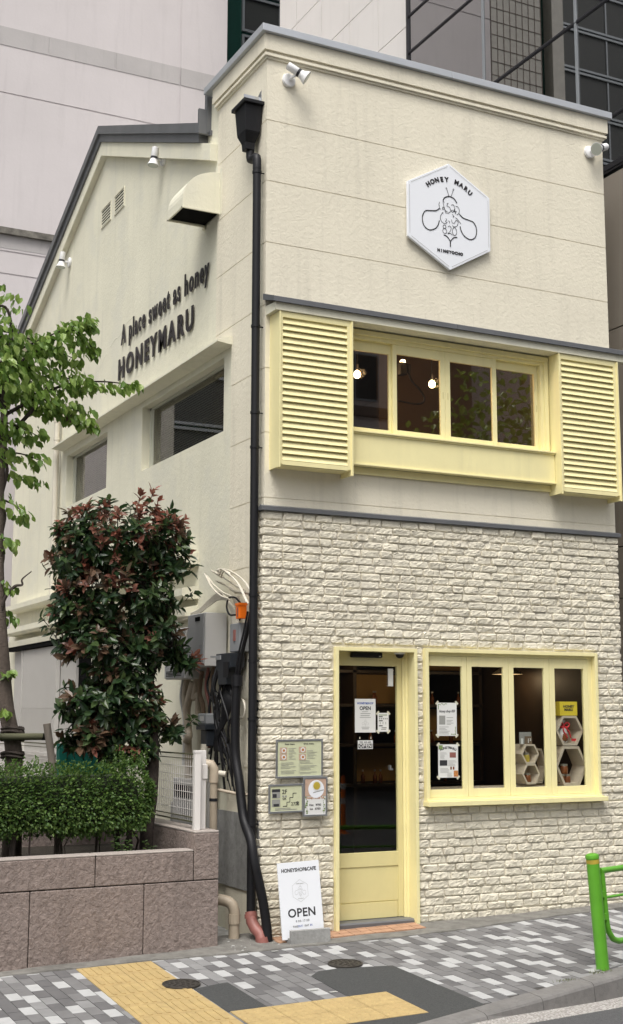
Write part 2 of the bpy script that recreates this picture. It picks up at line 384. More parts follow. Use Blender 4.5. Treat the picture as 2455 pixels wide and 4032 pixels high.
# cornice and cap, mitred round the corner
def corner_run(p, z0, z1, m, name, x1=WX, y1=1.215, xr=0.0):
    bb = B(); bb.prism([(-p, -p), (x1+xr, -p), (x1+xr, .05), (.05, .05), (.05, y1), (-p, y1)], z0, z1, 'z'); return bb.obj(name, m, shop)
corner_run(.045, 8.105, 8.262, 'stucco', 'cornice', y1=1.25, xr=.045)
corner_run(.022, 8.078, 8.105, 'stucco', 'cornice', xr=.022)
corner_run(.036, 8.052, 8.078, 'stucco', 'cornice', xr=.036)
corner_run(.016, 8.030, 8.052, 'stucco', 'cornice', xr=.016)
cp = B(); cp.prism([(-.085, -.085), (2.02, -.085), (2.02, .20), (.20, .20), (.20, 1.40), (-.085, 1.40)], 8.265, 8.338, 'z'); cp.prism([(2.024, -.085), (WX+.08, -.085), (WX+.08, 1.4), (WX-.15, 1.4), (WX-.15, .20), (2.024, .20)], 8.265, 8.338, 'z')
cp.obj('parapet_cap', 'cap', shop, bevel=.004)
# flashing between storeys
b = B(); b.prism([(-.045, 3.700), (-.045, 3.735), (.0, 3.752), (.0, 3.700)], -.045, WX+.04, 'x')
b.prism([(-.045, 3.700), (-.045, 3.735), (.0, 3.752), (.0, 3.700)], 0, .12, 'y'); b.obj('storey_flashing', 'metal', shop)

# --- painted brick slips
def bricks():
    rnd = random.Random(3); bb = B(); pitch = .0735
    holes = [(.69, 1.57, -1, 2.505), (1.632, 3.672, 1.045, 2.515)]
    def brick(x0, x1, z0, z1, place, seed, p0):
        ni = max(2, int((x1-x0)/.019)); AV = [0, .007/(x1-x0)]+[k/ni for k in range(1, ni)]+[1-.007/(x1-x0), 1]; CV = [0, .12, .32, .52, .72, .89, 1]; nx = len(AV)-1; nz = len(CV)-1; V = []; F = []
        prot = p0+rnd.uniform(.015, .027)*1.0
        tl = (rnd.uniform(-.008, .008), rnd.uniform(-.003, .004))
        e = [rnd.uniform(-.004, .004) for _ in range(4)]; pull = [rnd.choice((.002, .005, .010, .018)) for _ in range(4)]
        chop = rnd.random() < .45; cx, cz = rnd.choice((0, 1)), rnd.choice((0, 1))
        for j in range(nz+1):
            for i in range(nx+1):
                a, c = AV[i], CV[j]; x = x0+(x1-x0)*a; z = z0+(z1-z0)*c
                if j == 0: z += e[0]+.009*noise.noise(Vector((x*30, seed, 1)))
                if j == nz: z += e[1]+.006*noise.noise(Vector((x*30, seed, 7)))
                if i == 0: x += .003*noise.noise(Vector((z*40, seed, 3)))
                if i == nx: x += .003*noise.noise(Vector((z*40, seed, 5)))
                dxe = min(x-x0, x1-x); q_ = (0 if x-x0 < x1-x else 1)+(0 if c < .5 else 2)
                if dxe < .022 and x1-x0 > .05: z += (1 if c < .5 else -1)*abs(c-.5)*2*pull[q_]*(1-dxe/.022)**2
                if i in (0, nx): x += (1 if i == 0 else -1)*abs(c-.5)*1.2*pull[q_]*.6+(.005*noise.noise(Vector((z*35, seed, 4))))
                ed = 0 if i in (0, nx) or j in (0, nz) else 1
                n1 = noise.noise(Vector((x*24, z*30, seed)))+.5*noise.noise(Vector((x*60, z*60, seed+9)))
                # chiselled facets: fold the noise
                t = prot+tl[0]*(a-.5)+tl[1]*(c-.5)*2+.012*abs(n1)-.004
                if chop:
                    dd = math.hypot((a-cx)*(x1-x0)/.06, (c-cz)*1.1)
                    if dd < 1: t -= .013*(1-dd)
                if ed < .5: t = t*.58-.001
                elif i in (1, nx-1) or j in (1, nz-1): t = t*.96
                V.append(place(x, z, t))
        n = len(V)
        for j in range(nz):
            for i in range(nx):
                k = j*(nx+1)+i; F.append((k, k+1, k+nx+2, k+nx+1))
        ring = [i for i in range(nx+1)]+[(j+1)*(nx+1)+nx for j in range(nz)]+[nz*(nx+1)+nx-1-i for i in range(nx)]+[(nz-1-j)*(nx+1) for j in range(nz-1)]
        cxm, czm = (x0+x1)/2, (z0+z1)/2
        for k in ring:
            p = V[k]; V.append((p[0], -.0 if place is front else p[1], p[2]) if place is front else (-0.0, p[1], p[2]))
        m = len(ring)
        for q in range(m): F.append((ring[(q+1) % m], ring[q], n+q, n+(q+1) % m))
        bb.add(V, F)
    nrow = int((3.695+.10)/pitch)+1
    for r in range(nrow):
        z1 = 3.692-r*pitch; z0 = z1-pitch+rnd.uniform(.006, .011)
        if z1 < -.04: break
        x = -.022; first = rnd.choice((.10, .20)) if r % 2 else .20; k = 0
        x_off = first
        while x < WX+.017:
            L = x_off if k == 0 else rnd.choice((.198, .19, .205, .185, .198, .17, .21, .13))
            xe = min(x+L, WX+.018)
            if WX+.018-xe < .05: xe = WX+.018
            segs = [(x+.0035, xe-.0035)]
            for h in holes:
                if h[2] < (z0+z1)/2 < h[3]:
                    ns = []
                    for a, c in segs:
                        if c <= h[0] or a >= h[1]: ns.append((a, c)); continue
                        if a < h[0]-.02: ns.append((a, h[0]))
                        if c > h[1]+.02: ns.append((h[1], c))
                    segs = ns
            for a, c in segs:
                if c-a > .02: brick(a, c, z0, z1, front, rnd.uniform(0, 99), 0)
            x = xe; k += 1
        y = .0; j = 0
        lens = (.05, .07) if r % 2 else (.085, .035)
        for L in lens:
            brick(y+.003, y+L-.003, z0, z1, side, rnd.uniform(0, 99), -.004); y += L
    return bb
bricks().obj('brick_cladding', 'brick', shop)

# --- window canopy
b = B(); b.prism([(-.215, 5.512), (-.215, 5.585), (0, 5.60), (0, 5.512)], .003, WX+.035, 'x'); can = b.obj('window_canopy', 'plaster', shop)
b = B(); b.prism([(-.245, 5.580), (-.245, 5.625), (-.235, 5.632), (-.001, 5.715), (-.001, 5.655), (-.225, 5.588)], -.028, 1.93, 'x'); b.prism([(-.245, 5.580), (-.245, 5.625), (-.235, 5.632), (-.001, 5.715), (-.001, 5.655), (-.225, 5.588)], 1.934, WX+.06, 'x')
b.obj('canopy_flashing', 'metal', can)

# --- projecting shutter boxes
def shutter_box(x0, x1):
    r_ = B()
    r_.box(x0, x0+.018, -.205, 0, 4.072, 5.508); r_.box(x1-.018, x1, -.205, 0, 4.050, 5.508)
    r_.box(x0+.018, x1-.018, -.19, 0, 4.092, 4.102); r_.box(x0+.018, x1-.018, -.03, -.012, 4.102, 5.5)
    r_.box(x0-.002, x0+.012, -.214, -.205, 4.066, 5.505); r_.box(x1-.012, x1+.002, -.214, -.205, 4.045, 5.505)
    r_.box(x0+.018, x0+.036, -.2, -.16, 4.10, 5.508); r_.box(x1-.052, x1-.018, -.2, -.16, 4.10, 5.508)
    r_.box(x0+.036, x1-.052, -.2, -.17, 5.455, 5.508); r_.box(x0+.036, x1-.052, -.2, -.17, 4.092, 4.132)
    o = r_.obj('shutter_box', 'yellow', shop)
    l = B(); n = 22; p = (5.455-4.132)/n; rr = random.Random(int(x0*100))
    for i in range(n):
        z = 4.132+i*p; j = rr.uniform(-.002, .002)
        l.prism([(-.200+j, z+.004), (-.192+j, z+.001), (-.162, z+p*1.10), (-.170, z+p*1.13)], x0+.034, x1-.050, 'x')
    l.obj('louvre', 'yellow', o)
    B().box(x0+.02, x1-.02, -.135, -.130, 4.11, 5.5).obj('backing', 'tan', o)
shutter_box(.046, .796); shutter_box(3.161, 3.915)
# --- upper window: frame, sashes, apron
b = B(); b.box(.79, 3.15, -.03, .10, 5.41, 5.495); b.box(.79, 3.15, -.055, -.03, 5.445, 5.495); b.box(3.06, 3.145, -.03, .10, 4.505, 5.41); b.box(3.10, 3.145, -.05, -.03, 4.505, 5.445); b.box(.79, .84, -.03, .10, 4.505, 5.41)
b.box(.80, 3.16, -.06, .10, 4.50, 4.518); uf = b.obj('window_frame', 'yellow', shop, bevel=.003)
def sash(x0, x1, gx0, gx1, z0, z1, gz0, gz1, y, parent, m='yellow', g='gl', hnd=None):
    s_ = B(); s_.box(x0, gx0, y, y+.03, z0, z1); s_.box(gx1, x1, y, y+.03, z0, z1); s_.box(gx0, gx1, y, y+.03, z0, gz0); s_.box(gx0, gx1, y, y+.03, gz1, z1)
    s_.box(gx0-.001, gx1+.001, y+.006, y+.012, gz0-.006, gz0); 
    o = s_.obj('window_sash', m, parent, bevel=.002)
    B().box(gx0-.004, gx1+.004, y+.013, y+.018, gz0-.004, gz1+.004).obj('pane', g, o)
    if hnd: B().box(hnd-.006, hnd+.006, y-.0015, y+.001, (z0+z1)/2-.035, (z0+z1)/2+.035).obj('finger_pull', 'yellowd', o)
    return o
sash(.84, 1.36, .875, 1.312, 4.519, 5.409, 4.565, 5.312, .016, shop, g='glup')
sash(1.335, 1.925, 1.380, 1.872, 4.519, 5.409, 4.570, 5.316, -.018, shop, g='glup', hnd=1.90)
sash(1.927, 2.53, 1.984, 2.480, 4.519, 5.409, 4.566, 5.318, -.018, shop, g='glup', hnd=1.955)
sash(2.505, 3.058, 2.552, 3.018, 4.519, 5.409, 4.572, 5.322, .016, shop, g='glup', hnd=3.04)
b = B(); b.box(.797, 3.158, -.131, -.06, 4.486, 4.502); b.box(.797, 3.158, -.118, -.06, 4.472, 4.486); b.box(.797, 3.158, -.105, -.04, 4.190, 4.472); b.box(.797, 3.158, -.121, -.04, 4.176, 4.190); b.box(.797, 3.158, -.03, -.002, 4.108, 4.176); b.obj('window_apron', 'yellow', shop, bevel=.002)
B().box(.83, 3.14, -.058, -.042, 4.19, 4.50).obj('apron_backing', 'yellow', shop)

# --- door
df = B(); df.box(.700, .734, -.046, .15, -.02, 2.497); df.box(1.528, 1.560, -.046, .15, .005, 2.497); df.box(.734, 1.528, -.046, .15, 2.464, 2.497)
df.box(1.485, 1.528, .105, .15, .05, 2.464); df.box(1.505, 1.528, .085, .105, .05, 2.464)
df.obj('door_frame', 'yellow', shop, bevel=.002)
dr = B(); y = .118
dr.box(.736, .80, y, y+.035, .075, 2.462); dr.box(1.432, 1.482, y, y+.035, .075, 2.462); dr.box(.80, 1.432, y, y+.035, 2.338, 2.462); dr.box(.80, 1.432, y, y+.035, .530, .655)
dr.box(.80, 1.432, y+.008, y+.035, .222, .530); dr.box(.80, 1.415, y+.002, y+.035, .075, .214); dr.box(.80, 1.432, y+.016, y+.035, .214, .222); dr.box(1.415, 1.432, y+.012, y+.035, .075, .214)
door = dr.obj('door', 'yellowd', shop, bevel=.0015)
B().box(.797, 1.435, y+.014, y+.020, .652, 2.341).obj('pane', 'gl', door)
B().box(1.340, 1.358, y-.012, y+.013, 1.39, 1.43).box(1.335, 1.372, y-.02, y-.010, 1.385, 1.402).obj('door_latch', 'alu', door)
b = B(); b.prism([(.0, -.06), (.0, .052), (.012, .066), (.16, .072), (.16, -.06)], .735, 1.527, 'x'); b.obj('threshold', 'metal', shop)
# --- shop window
b = B(); b.box(1.642, 1.677, -.055, .10, 1.112, 2.505); b.box(3.626, 3.660, -.055, .10, 1.112, 2.505); b.box(1.677, 3.626, -.055, .10, 2.471, 2.505)
b.box(1.677, 3.626, -.012, .10, 2.442, 2.471); b.box(3.568, 3.590, -.006, .10, 1.112, 2.442); b.box(3.590, 3.626, .004, .10, 1.112, 2.442); b.obj('window_frame', 'yellow', shop, bevel=.002)
b = B(); b.box(1.632, 3.70, -.105, .03, 1.058, 1.100); b.box(1.64, 3.66, -.085, .09, 1.100, 1.112); b.box(1.677, 3.59, -.02, .09, 1.112, 1.128); b.obj('window_sill', 'yellow', shop, bevel=.002)
for x0, x1, a, c in ((1.679, 2.128, 1.712, 2.074), (2.132, 2.608, 2.187, 2.549), (2.612, 3.093, 2.671, 3.031), (3.097, 3.566, 3.160, 3.517)):
    sash(x0, x1, a, c, 1.130, 2.440, 1.205, 2.346, -.004, shop)

# --- side windows, their hood, vents, exhaust cowl, rear ledges and shutter
b = B(); b.prism([(-.0, 5.44), (-.16, 5.452), (-.16, 5.478), (.0, 5.53)], .0, 1, 'y')
hd = B(); hd.prism([(.02, 5.430), (-.15, 5.452), (-.15, 5.472), (.02, 5.520)], .772, 6.62, 'y'); hd.obj('window_hood', 'plaster', shop)
for (a, c, z0, z1), blinds in ((w1, 1), (w2, 1)):
    f = B(); x = .115
    f.box(x, x+.05, a, a+.03, z0, z1); f.box(x, x+.05, c-.05, c, z0, z1); f.box(x, x+.05, a, c, z1-.03, z1); f.box(x, x+.05, a, c, z0, z0+.025)
    f.box(x+.01, x+.045, c-.09, c-.05, z0, z1)
    wo_ = f.obj('window_frame', 'blind', shop); B().box(x+.02, x+.026, a+.02, c-.03, z0+.02, z1-.02).obj('pane', 'glside', wo_)
    bl = B(); n = 26
    for i in range(n):
        z = z0+.02+(z1-z0-.04)*i/n; bl.box(x+.085, x+.105, a+.05, c-.06, z, z+.0035)
    bl.obj('blind', 'blind', wo_)
for ya, yb, z0, z1 in ((4.77, 5.14, 8.112, 8.345), (4.245, 4.605, 8.105, 8.340)):
    v = B(); v.box(.006, .0215, ya-.012, yb+.012, z0-.012, z0); v.box(.006, .0215, ya-.012, yb+.012, z1, z1+.012); v.box(.006, .0215, ya-.012, ya, z0, z1); v.box(.006, .0215, yb, yb+.012, z0, z1)
    n = 6; p = (z1-z0)/n
    for i in range(n): v.box(.0150, .0183, ya, yb, z0+i*p+p*.55, z0+i*p+p*.95)
    vo = v.obj('wall_vent', 'plaster', shop); B().box(.0185, .0195, ya, yb, z0, z1).obj('opening', 'dark', vo)
prof = [(0, 7.32)]+[(-.40*math.sin(R(a))*1.0, 6.98+.34*math.cos(R(a))) for a in range(8, 91, 8)]+[(-.40, 6.895)]
b = B(); pts = prof+[(0.02, 6.895)]
ya, yb = 1.125, 1.545; n = len(prof)
for i in range(n-1):
    (x0, z0), (x1, z1) = prof[i], prof[i+1]; b.quad((x0, ya, z0), (x0, yb, z0), (x1, yb, z1), (x1, ya, z1))
for yy in (ya, yb): b.add([(p[0], yy, p[1]) for p in pts], [tuple(range(len(pts)))])
b.box(-.41, .0, ya-.006, ya+.014, 6.884, 6.90); b.box(-.41, .0, yb-.014, yb+.006, 6.884, 6.90); b.box(-.41, -.392, ya, yb, 6.884, 6.90)
b.box(-.004, .018, ya-.05, ya, 6.87, 7.36); b.box(-.004, .018, yb, yb+.05, 6.87, 7.36)
cow = b.obj('exhaust_cowl', 'plaster', shop); B().box(-.392, -.0, ya+.014, yb-.014, 6.905, 6.915).obj('opening', 'dark', cow)
for z0, z1, ya in ((3.395, 3.475, 1.6), (3.06, 3.145, 1.6)):
    b = B(); b.prism([(.02, z0-.03), (-.10, z0-.03), (-.155, z0), (-.155, z1-.012), (.02, z1+.02)], ya, 8.85, 'y'); b.obj('rear_ledge', 'plaster', shop)
b = B(); b.prism([(.02, 2.86), (-.12, 2.86), (-.13, 2.94), (.02, 2.97)], 1.6, 8.85, 'y'); rl = b.obj('shutter_track', 'plaster', shop); B().box(-.11, -.02, 2.6, 8.8, 2.80, 2.858).obj('rail', 'dark', rl)
b = B(); b.box(-.07, -.045, 6.35, 8.04, 1.975, 2.785); b.box(-.085, -.03, 6.28, 6.35, 1.4, 2.79); b.box(-.085, -.03, 8.04, 8.09, 1.4, 2.79); b.box(-.02, 0.02, 5.6, 8.7, 1.0, 2.79)
sp_ = b.obj('rear_shutter', 'shut', shop)
b = B()
for i in range(34): b.box(-.072, -.05, 6.36+i*.0495, 6.385+i*.0495, 1.35, 1.974)
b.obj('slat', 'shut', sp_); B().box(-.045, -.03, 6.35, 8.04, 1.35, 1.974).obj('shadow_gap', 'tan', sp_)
B().box(.015, .024, 5.1, 5.9, 2.0, 2.78).obj('opening', 'dark', shop)
b = B(); b.tube([(-.05, 6.72, 2.97), (-.05, 6.72, 5.85)], .038, 10); b.tube([(-.05, 6.72, 5.85), (-.05, 6.72, 5.98)], [.045, .05], 10); b.tube([(-.05, 6.72, 5.60), (-.05, 6.72, 5.64)], .044, 10); b.obj('rear_drainpipe', 'cable', shop, smooth='auto')

# --- rooms behind the glass
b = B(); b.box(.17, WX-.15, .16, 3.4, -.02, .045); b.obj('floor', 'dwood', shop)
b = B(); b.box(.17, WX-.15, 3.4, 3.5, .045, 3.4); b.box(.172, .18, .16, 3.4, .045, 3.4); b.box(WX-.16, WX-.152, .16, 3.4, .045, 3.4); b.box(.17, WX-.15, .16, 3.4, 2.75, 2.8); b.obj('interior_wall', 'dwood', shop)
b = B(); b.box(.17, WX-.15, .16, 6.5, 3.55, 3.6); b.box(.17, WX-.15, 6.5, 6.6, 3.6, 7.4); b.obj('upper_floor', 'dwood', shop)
b = B(); b.box(WX-.16, WX-.152, .16, 6.5, 3.6, 7.4); b.box(2.45, 3.83, 2.2, 2.26, 3.6, 6.2); b.box(.9, 1.9, 3.4, 3.46, 3.6, 6.2); b.box(.17, WX-.15, .17, 6.5, 6.15, 6.2); b.obj('upper_interior', 'tan', shop)
b = B()
for z in (1.12, 1.55, 1.98, 2.35): b.box(1.3, 3.8, 2.2, 2.5, z, z+.03)
for x in (1.3, 2.1, 2.9, 3.75): b.box(x, x+.04, 2.2, 2.5, .05, 2.6)
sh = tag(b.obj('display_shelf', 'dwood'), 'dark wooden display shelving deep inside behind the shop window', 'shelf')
b = B(); 
for x0, x1, z0, z1 in ((1.36, 2.06, 1.59, 1.95), (2.16, 2.86, 1.16, 1.52), (2.16, 2.86, 2.02, 2.34), (2.96, 3.72, 1.60, 1.96), (1.36, 2.06, 2.40, 2.60), (2.96, 3.72, 2.40, 2.6)): b.box(x0, x1, 2.47, 2.49, z0, z1)
b.obj('back_panel', 'ochre', sh)
rr = random.Random(5); proto = None
for i in range(22):
    x = rr.choice((1.42, 2.25, 3.02))+rr.uniform(0, .55); z = rr.choice((1.15, 1.58, 2.01))
    if proto is None:
        proto = thing('bottle', 'small glass bottle standing on the dark shelving inside the shop', 'bottle', (x, 2.3, z), 'bottles on the dark shelves')
        B().lathe([(.022, 0), (.024, .07), (.009, .10), (.009, .13)], (0, 0, 0), seg=10).obj('glass_body', 'honey', proto, smooth=True); B().lathe([(.011, .125), (.011, .145)], (0, 0, 0), seg=10).obj('cap', 'lid', proto)
    else: c = copy_tree(proto); c.location = (x, 2.3+rr.uniform(-.05, .05), z)
b = B(); b.box(.74, 1.14, 1.5, 2.0, .05, 1.05); b.box(.76, 1.12, 1.49, 1.5, .7, 1.0)
cn = tag(B().box(.55, 1.18, 1.1, 1.7, .05, 1.25, ch=.01).obj('service_counter', 'heater'), 'pale counter block seen dimly through the door glass', 'counter')
B().box(.56, 1.17, 1.09, 1.099, 1.04, 1.16).obj('counter_screen', 'glassd', cn)
b = B(); b.box(1.68, 3.62, .045, .50, 1.12, 1.20); tag(b.obj('display_ledge', 'wood'), 'pale wooden ledge inside the shop window under the hexagonal boxes', 'ledge')

# ================================================================== SIGNS
X_, Y_, Z_ = Vector((1, 0, 0)), Vector((0, 1, 0)), Vector((0, 0, 1))
hexs = thing('hexagonal_sign', 'white hexagonal shop sign with a line-drawn bee, high on the cream front wall', 'sign', (1.985, 0, 6.80))
def hexpts(cx, cz, w, h, hs_): return [(cx, cz+h), (cx+w, cz+hs_), (cx+w, cz-hs_), (cx, cz-h), (cx-w, cz-hs_), (cx-w, cz+hs_)]
b = B(); b.prism(hexpts(0, 0, .485, .556, .281), -.05, -.022, 'y'); b.prism(hexpts(0, 0, .45, .52, .262), -.022, 0, 'y'); b.obj('panel', 'signw', hexs, bevel=.003)
def strokes(name, lines, r, parent, m='blackp', y=-.0535, flat=.35, place=lambda p, y: (p[0], y, p[1])):
    b = B()
    for ln in lines:
        rr_ = ln[1] if isinstance(ln, tuple) and isinstance(ln[1], float) else r; pts = ln[0] if isinstance(ln, tuple) and isinstance(ln[1], float) else ln
        for (a, c) in zip(pts[:-1], pts[1:]):
            d = Vector((c[0]-a[0], c[1]-a[1])); 
            if d.length < 1e-6: continue
            nrm = Vector((-d.y, d.x)).normalized()*rr_; d = d.normalized()*rr_*.4
            q = [(a[0]-d.x+nrm.x, a[1]-d.y+nrm.y), (a[0]-d.x-nrm.x, a[1]-d.y-nrm.y), (c[0]+d.x-nrm.x, c[1]+d.y-nrm.y), (c[0]+d.x+nrm.x, c[1]+d.y+nrm.y)]
            b.quad(*[place(p, y) for p in q])
    return b.obj(name, m, parent)
def cr(pts, n=6):
    """smooth curve through points"""
    P = [Vector(p) for p in pts]; P = [P[0]*2-P[1]]+P+[P[-1]*2-P[-2]]; out = []
    for i in range(1, len(P)-2):
        for k in range(n):
            t = k/n; out.append(.5*((2*P[i])+(-P[i-1]+P[i+1])*t+(2*P[i-1]-5*P[i]+4*P[i+1]-P[i+2])*t*t+(-P[i-1]+3*P[i]-3*P[i+1]+P[i+2])*t**3))
    out.append(P[-2]); return [tuple(p) for p in out]
def bee_lines(s=1.0):
    L = []; k = lambda pts: [(p[0]*s, p[1]*s) for p in pts]
    L.append((cr(k([(-.075, .155), (-.05, .19), (0, .208), (.055, .195), (.088, .155)])), .0052*s))                # head
    L.append((cr(k([(-.004, .21), (-.02, .255), (-.03, .28)])), .0026*s)); L.append((cr(k([(.02, .21), (.038, .255), (.046, .283)])), .0026*s))
    for cx, cz in ((-.034, .287), (.050, .29)): L.append((k([(cx+.007*math.cos(a*.785), cz+.007*math.sin(a*.785)) for a in range(9)]), .0022*s))
    wing = [(.115, .045), (.16, .012), (.225, .0), (.285, -.015), (.318, -.08), (.305, -.16), (.25, -.20), (.185, -.185), (.14, -.14), (.122, -.085)]
    L.append((cr(k(wing)), .0052*s)); L.append((cr(k([(-p[0], p[1]+.02) for p in wing])), .0052*s))
    L.append((cr(k([(-.07, -.205), (-.035, -.215), (-.002, -.25), (.004, -.262)])), .005*s)); L.append((cr(k([(.085, -.205), (.045, -.215), (.012, -.25), (.004, -.262)])), .005*s)); L.append((k([(.004, -.255), (.004, -.315)]), .0062*s))
    # hand-lettered body script
    for pts in ([(-.115, .13), (-.125, .10), (-.118, .07), (-.105, .055)], [(-.125, .10), (-.118, .085)], [(-.06, .135), (-.075, .145), (-.068, .10), (-.06, .07), (-.085, .06), (-.075, .085), (-.045, .05), (-.025, .05)],
                [(-.03, .125), (-.015, .135), (-.03, .105), (.0, .095), (.012, .06), (-.01, .035), (-.04, .03), (-.055, .05)], [(.02, .12), (.045, .13), (.06, .10), (.05, .06), (.03, .05), (.022, .07), (.05, .065)],
                [(.072, .12), (.10, .115), (.118, .08), (.10, .04), (.085, .035)], [(.065, .085), (.06, .055), (.08, .07), (.065, .035)], [(-.09, .02), (-.075, .025), (-.10, .0), (-.11, -.04), (-.09, -.075), (-.055, -.085), (-.03, -.07)],
                [(-.045, -.03), (-.035, -.045), (-.05, -.06), (-.03, -.07)], [(-.015, -.05), (.0, -.055), (-.005, -.07)], [(.03, .03), (.045, .015), (.04, .0), (.055, .01)], [(.02, -.03), (.03, -.06), (.055, -.06), (.075, -.03), (.10, -.04), (.085, -.085), (.05, -.10), (.03, -.09)],
                [(.07, .0), (.10, -.02), (.13, -.055)]):
        L.append((cr(k(pts), 4), .0026*s))
    e = [(-.062+.022*math.cos(t)*(1 if t < math.pi else 1), 0) for t in (0,)]
    def ell(cx, cz, rx, rz): return k([(cx+rx*math.cos(a*.5236), cz+rz*math.sin(a*.5236)) for a in range(13)])
    L.append((ell(-.062, -.118, .018, .018), .0026*s)); L.append((ell(-.06, -.163, .024, .027), .0026*s))
    L.append((cr(k([(-.022, -.115), (-.002, -.10), (.016, -.12), (.0, -.16), (-.025, -.182), (.005, -.178), (.03, -.188)]), 5), .0026*s)); L.append((ell(.055, -.148, .026, .042), .0026*s))
    return L
strokes('bee_emblem', bee_lines(), .003, hexs)
hl = []
for side_ in range(6):
    p = hexpts(0, 0, .463, .531, .268); a, c = Vector(p[side_]), Vector(p[(side_+1) % 6]); a2, c2 = a.lerp(c, .035), a.lerp(c, .965); hl.append([tuple(a2), tuple(c2)])
strokes('border_line', hl, .0016, hexs, 'pg')
L_ = []
for i, ch in enumerate('HONEY MARU'):
    if ch == ' ': continue
    a = R(39-i*8.7); rad = .375; px, pz = -math.sin(a)*rad*.98, math.cos(a)*rad-.0
    text('letter', ch, .066, (px, -.053, pz-.015), (math.cos(a), 0, math.sin(a)), (-math.sin(a), 0, math.cos(a)), 'blackp', hexs, .001, .0034)
L_ = []
for i, ch in enumerate('NINGYOCHO'):
    text('letter', ch, .040, ((i-4)*.0335, -.053, -.385), (1, 0, 0), (0, 0, 1), 'blackp', hexs, .001, .0026)

# raised black letters on the side wall
def sidetext(name, s, size, y_left, y_right, z, label, n, off):
    o = text('lettering', s, size, (0, 0, 0), (0, -1, 0), (0, 0, 1), 'blackp', None, .005, off, 1, 'LEFT', 1.15)
    ys = [v.co.y for v in o.data.vertices]; w = max(ys)-min(ys); k = (y_left-y_right)/w; mx = max(ys)
    for v in o.data.vertices: v.co.y = (v.co.y-mx)*k; v.co.x = v.co.x-.020
    root = thing('wall_lettering', label, 'sign', (.02, y_left, z))
    import bmesh
    bm = bmesh.new(); bm.from_mesh(o.data); seen = set()
    for v in bm.verts:
        if v in seen: continue
        isl = [v]; seen.add(v)
        for w in isl:
            for e in w.link_edges:
                u = e.other_vert(w)
                if u not in seen: seen.add(u); isl.append(u)
        ix = {u: i for i, u in enumerate(isl)}; lb = B(); cy_ = (min(u.co.y for u in isl)+max(u.co.y for u in isl))/2
        lb.add([(u.co.x, cy_+(u.co.y-cy_)*.90, u.co.z) for u in isl], [tuple(ix[u] for u in f.verts) for f in {f for u in isl for f in u.link_faces}]); lb.obj('letter', 'blackp', root)
    bm.free(); bpy.data.objects.remove(o); return root
sidetext('a', 'A place sweet as honey', .335, 4.19, 1.39, 6.303, 'raised black lettering reading A place sweet as honey, upper line on the side wall', 22, .0072)
sidetext('b', 'HONEYMARU', .345, 4.27, 1.80, 5.885, 'raised bold black capitals reading HONEYMARU, lower line on the side wall', 9, .0110)

# ================================================================== SPOTLIGHTS
def spotlight(loc, n, aim, label, roll=(0, 0), sc=1.25):
    """bracket lamp on a wall: n = wall normal, aim = lamp direction"""
    n = Vector(n); aim = Vector(aim).normalized(); t = thing('spotlight', label, 'wall lamp', loc, 'white outdoor spotlights on the upper walls'); t.scale = (sc, sc, sc)
    B().lathe([(.052, 0), (.056, .012), (.050, .026), (.02, .032)], (0, 0, 0), n, 24).obj('wall_plate', 'white', t, smooth='auto')
    j = n*.10+Vector(roll_off(n, roll))
    B().tube([n*.03, n*.06, j], .011, 10).obj('arm', 'white', t, smooth='auto')
    o = j-aim*.045
    b = B(); b.lathe([(.020, -.06), (.030, -.058), (.0315, .03), (.029, .034)], o, aim, 22); b.obj('barrel', 'white', t, smooth='auto')
    B().lathe([(.0325, .032), (.0325, .052)], o, aim, 22).obj('collar', 'mull', t, smooth='auto')
    h = B().lathe([(.030, .052), (.036, .075), (.052, .108), (.056, .114)], o, aim, 26).obj('lamp_head', 'white', t, smooth='auto')
    B().lathe([(.050, .1145), (.050, .117)], o, aim, 26).obj('lens', 'lensm', h)
    return t
def roll_off(n, r): 
    u = Z_.cross(n); return u*r[0]+Z_*r[1]
spotlight((.22, 0, 7.855), (0, -1, 0), (.80, -.30, -.55), 'white spotlight on the front wall near the building corner, aimed right', (.045, .03))
spotlight((3.80, 0, 7.86), (0, -1, 0), (-.85, -.30, -.42), 'white spotlight at the right end of the front wall, lens facing the street', (.045, .01))
spotlight((.02, 2.84, 8.135), (-1, 0, 0), (-.10, .05, -1), 'white spotlight on the side wall under the gable slope, aimed down', (0, 0))
spotlight((.02, 6.56, 8.10), (-1, 0, 0), (-.10, .05, -1), 'white spotlight on the side wall at the left roof edge, aimed down', (0, 0))

# ================================================================== DOWNPIPE
dp = thing('rainwater_downpipe', 'black rainwater downpipe with box hopper running down the building corner', 'downpipe', (-.075, .05, 0))
r_ = .038; b = B()
b.tube([(0, 0, 7.02), (0, 0, .22)], r_, 16)
b.obj('pipe', 'black', dp, smooth='auto')
b = B(); b.tube([(0, .16, 7.20), (0, .16, 7.115), (0, .15, 7.085), (0, .12, 7.07), (0, .04, 7.065), (0, .01, 7.05), (0, 0, 7.02), (0, 0, 6.93)], .040, 16); b.obj('offset_bend', 'black', dp, smooth='auto')
b = B()
def frus(z0, z1, a, c, cx=-.02, cy=.16):
    v = []; 
    for z, (hx, hy) in ((z0, a), (z1, c)): v += [(cx-hx, cy-hy, z), (cx+hx, cy-hy, z), (cx+hx, cy+hy, z), (cx-hx, cy+hy, z)]
    b.add(v, [(0, 3, 2, 1), (4, 5, 6, 7), (0, 1, 5, 4), (1, 2, 6, 5), (2, 3, 7, 6), (3, 0, 4, 7)])
frus(7.24, 7.33, (.05, .05), (.075, .10)); frus(7.33, 7.59, (.075, .10), (.090, .125)); frus(7.59, 7.625, (.115, .155), (.115, .155)); frus(7.17, 7.24, (.045, .045), (.05, .05))
b.obj('hopper', 'black', dp, bevel=.004)
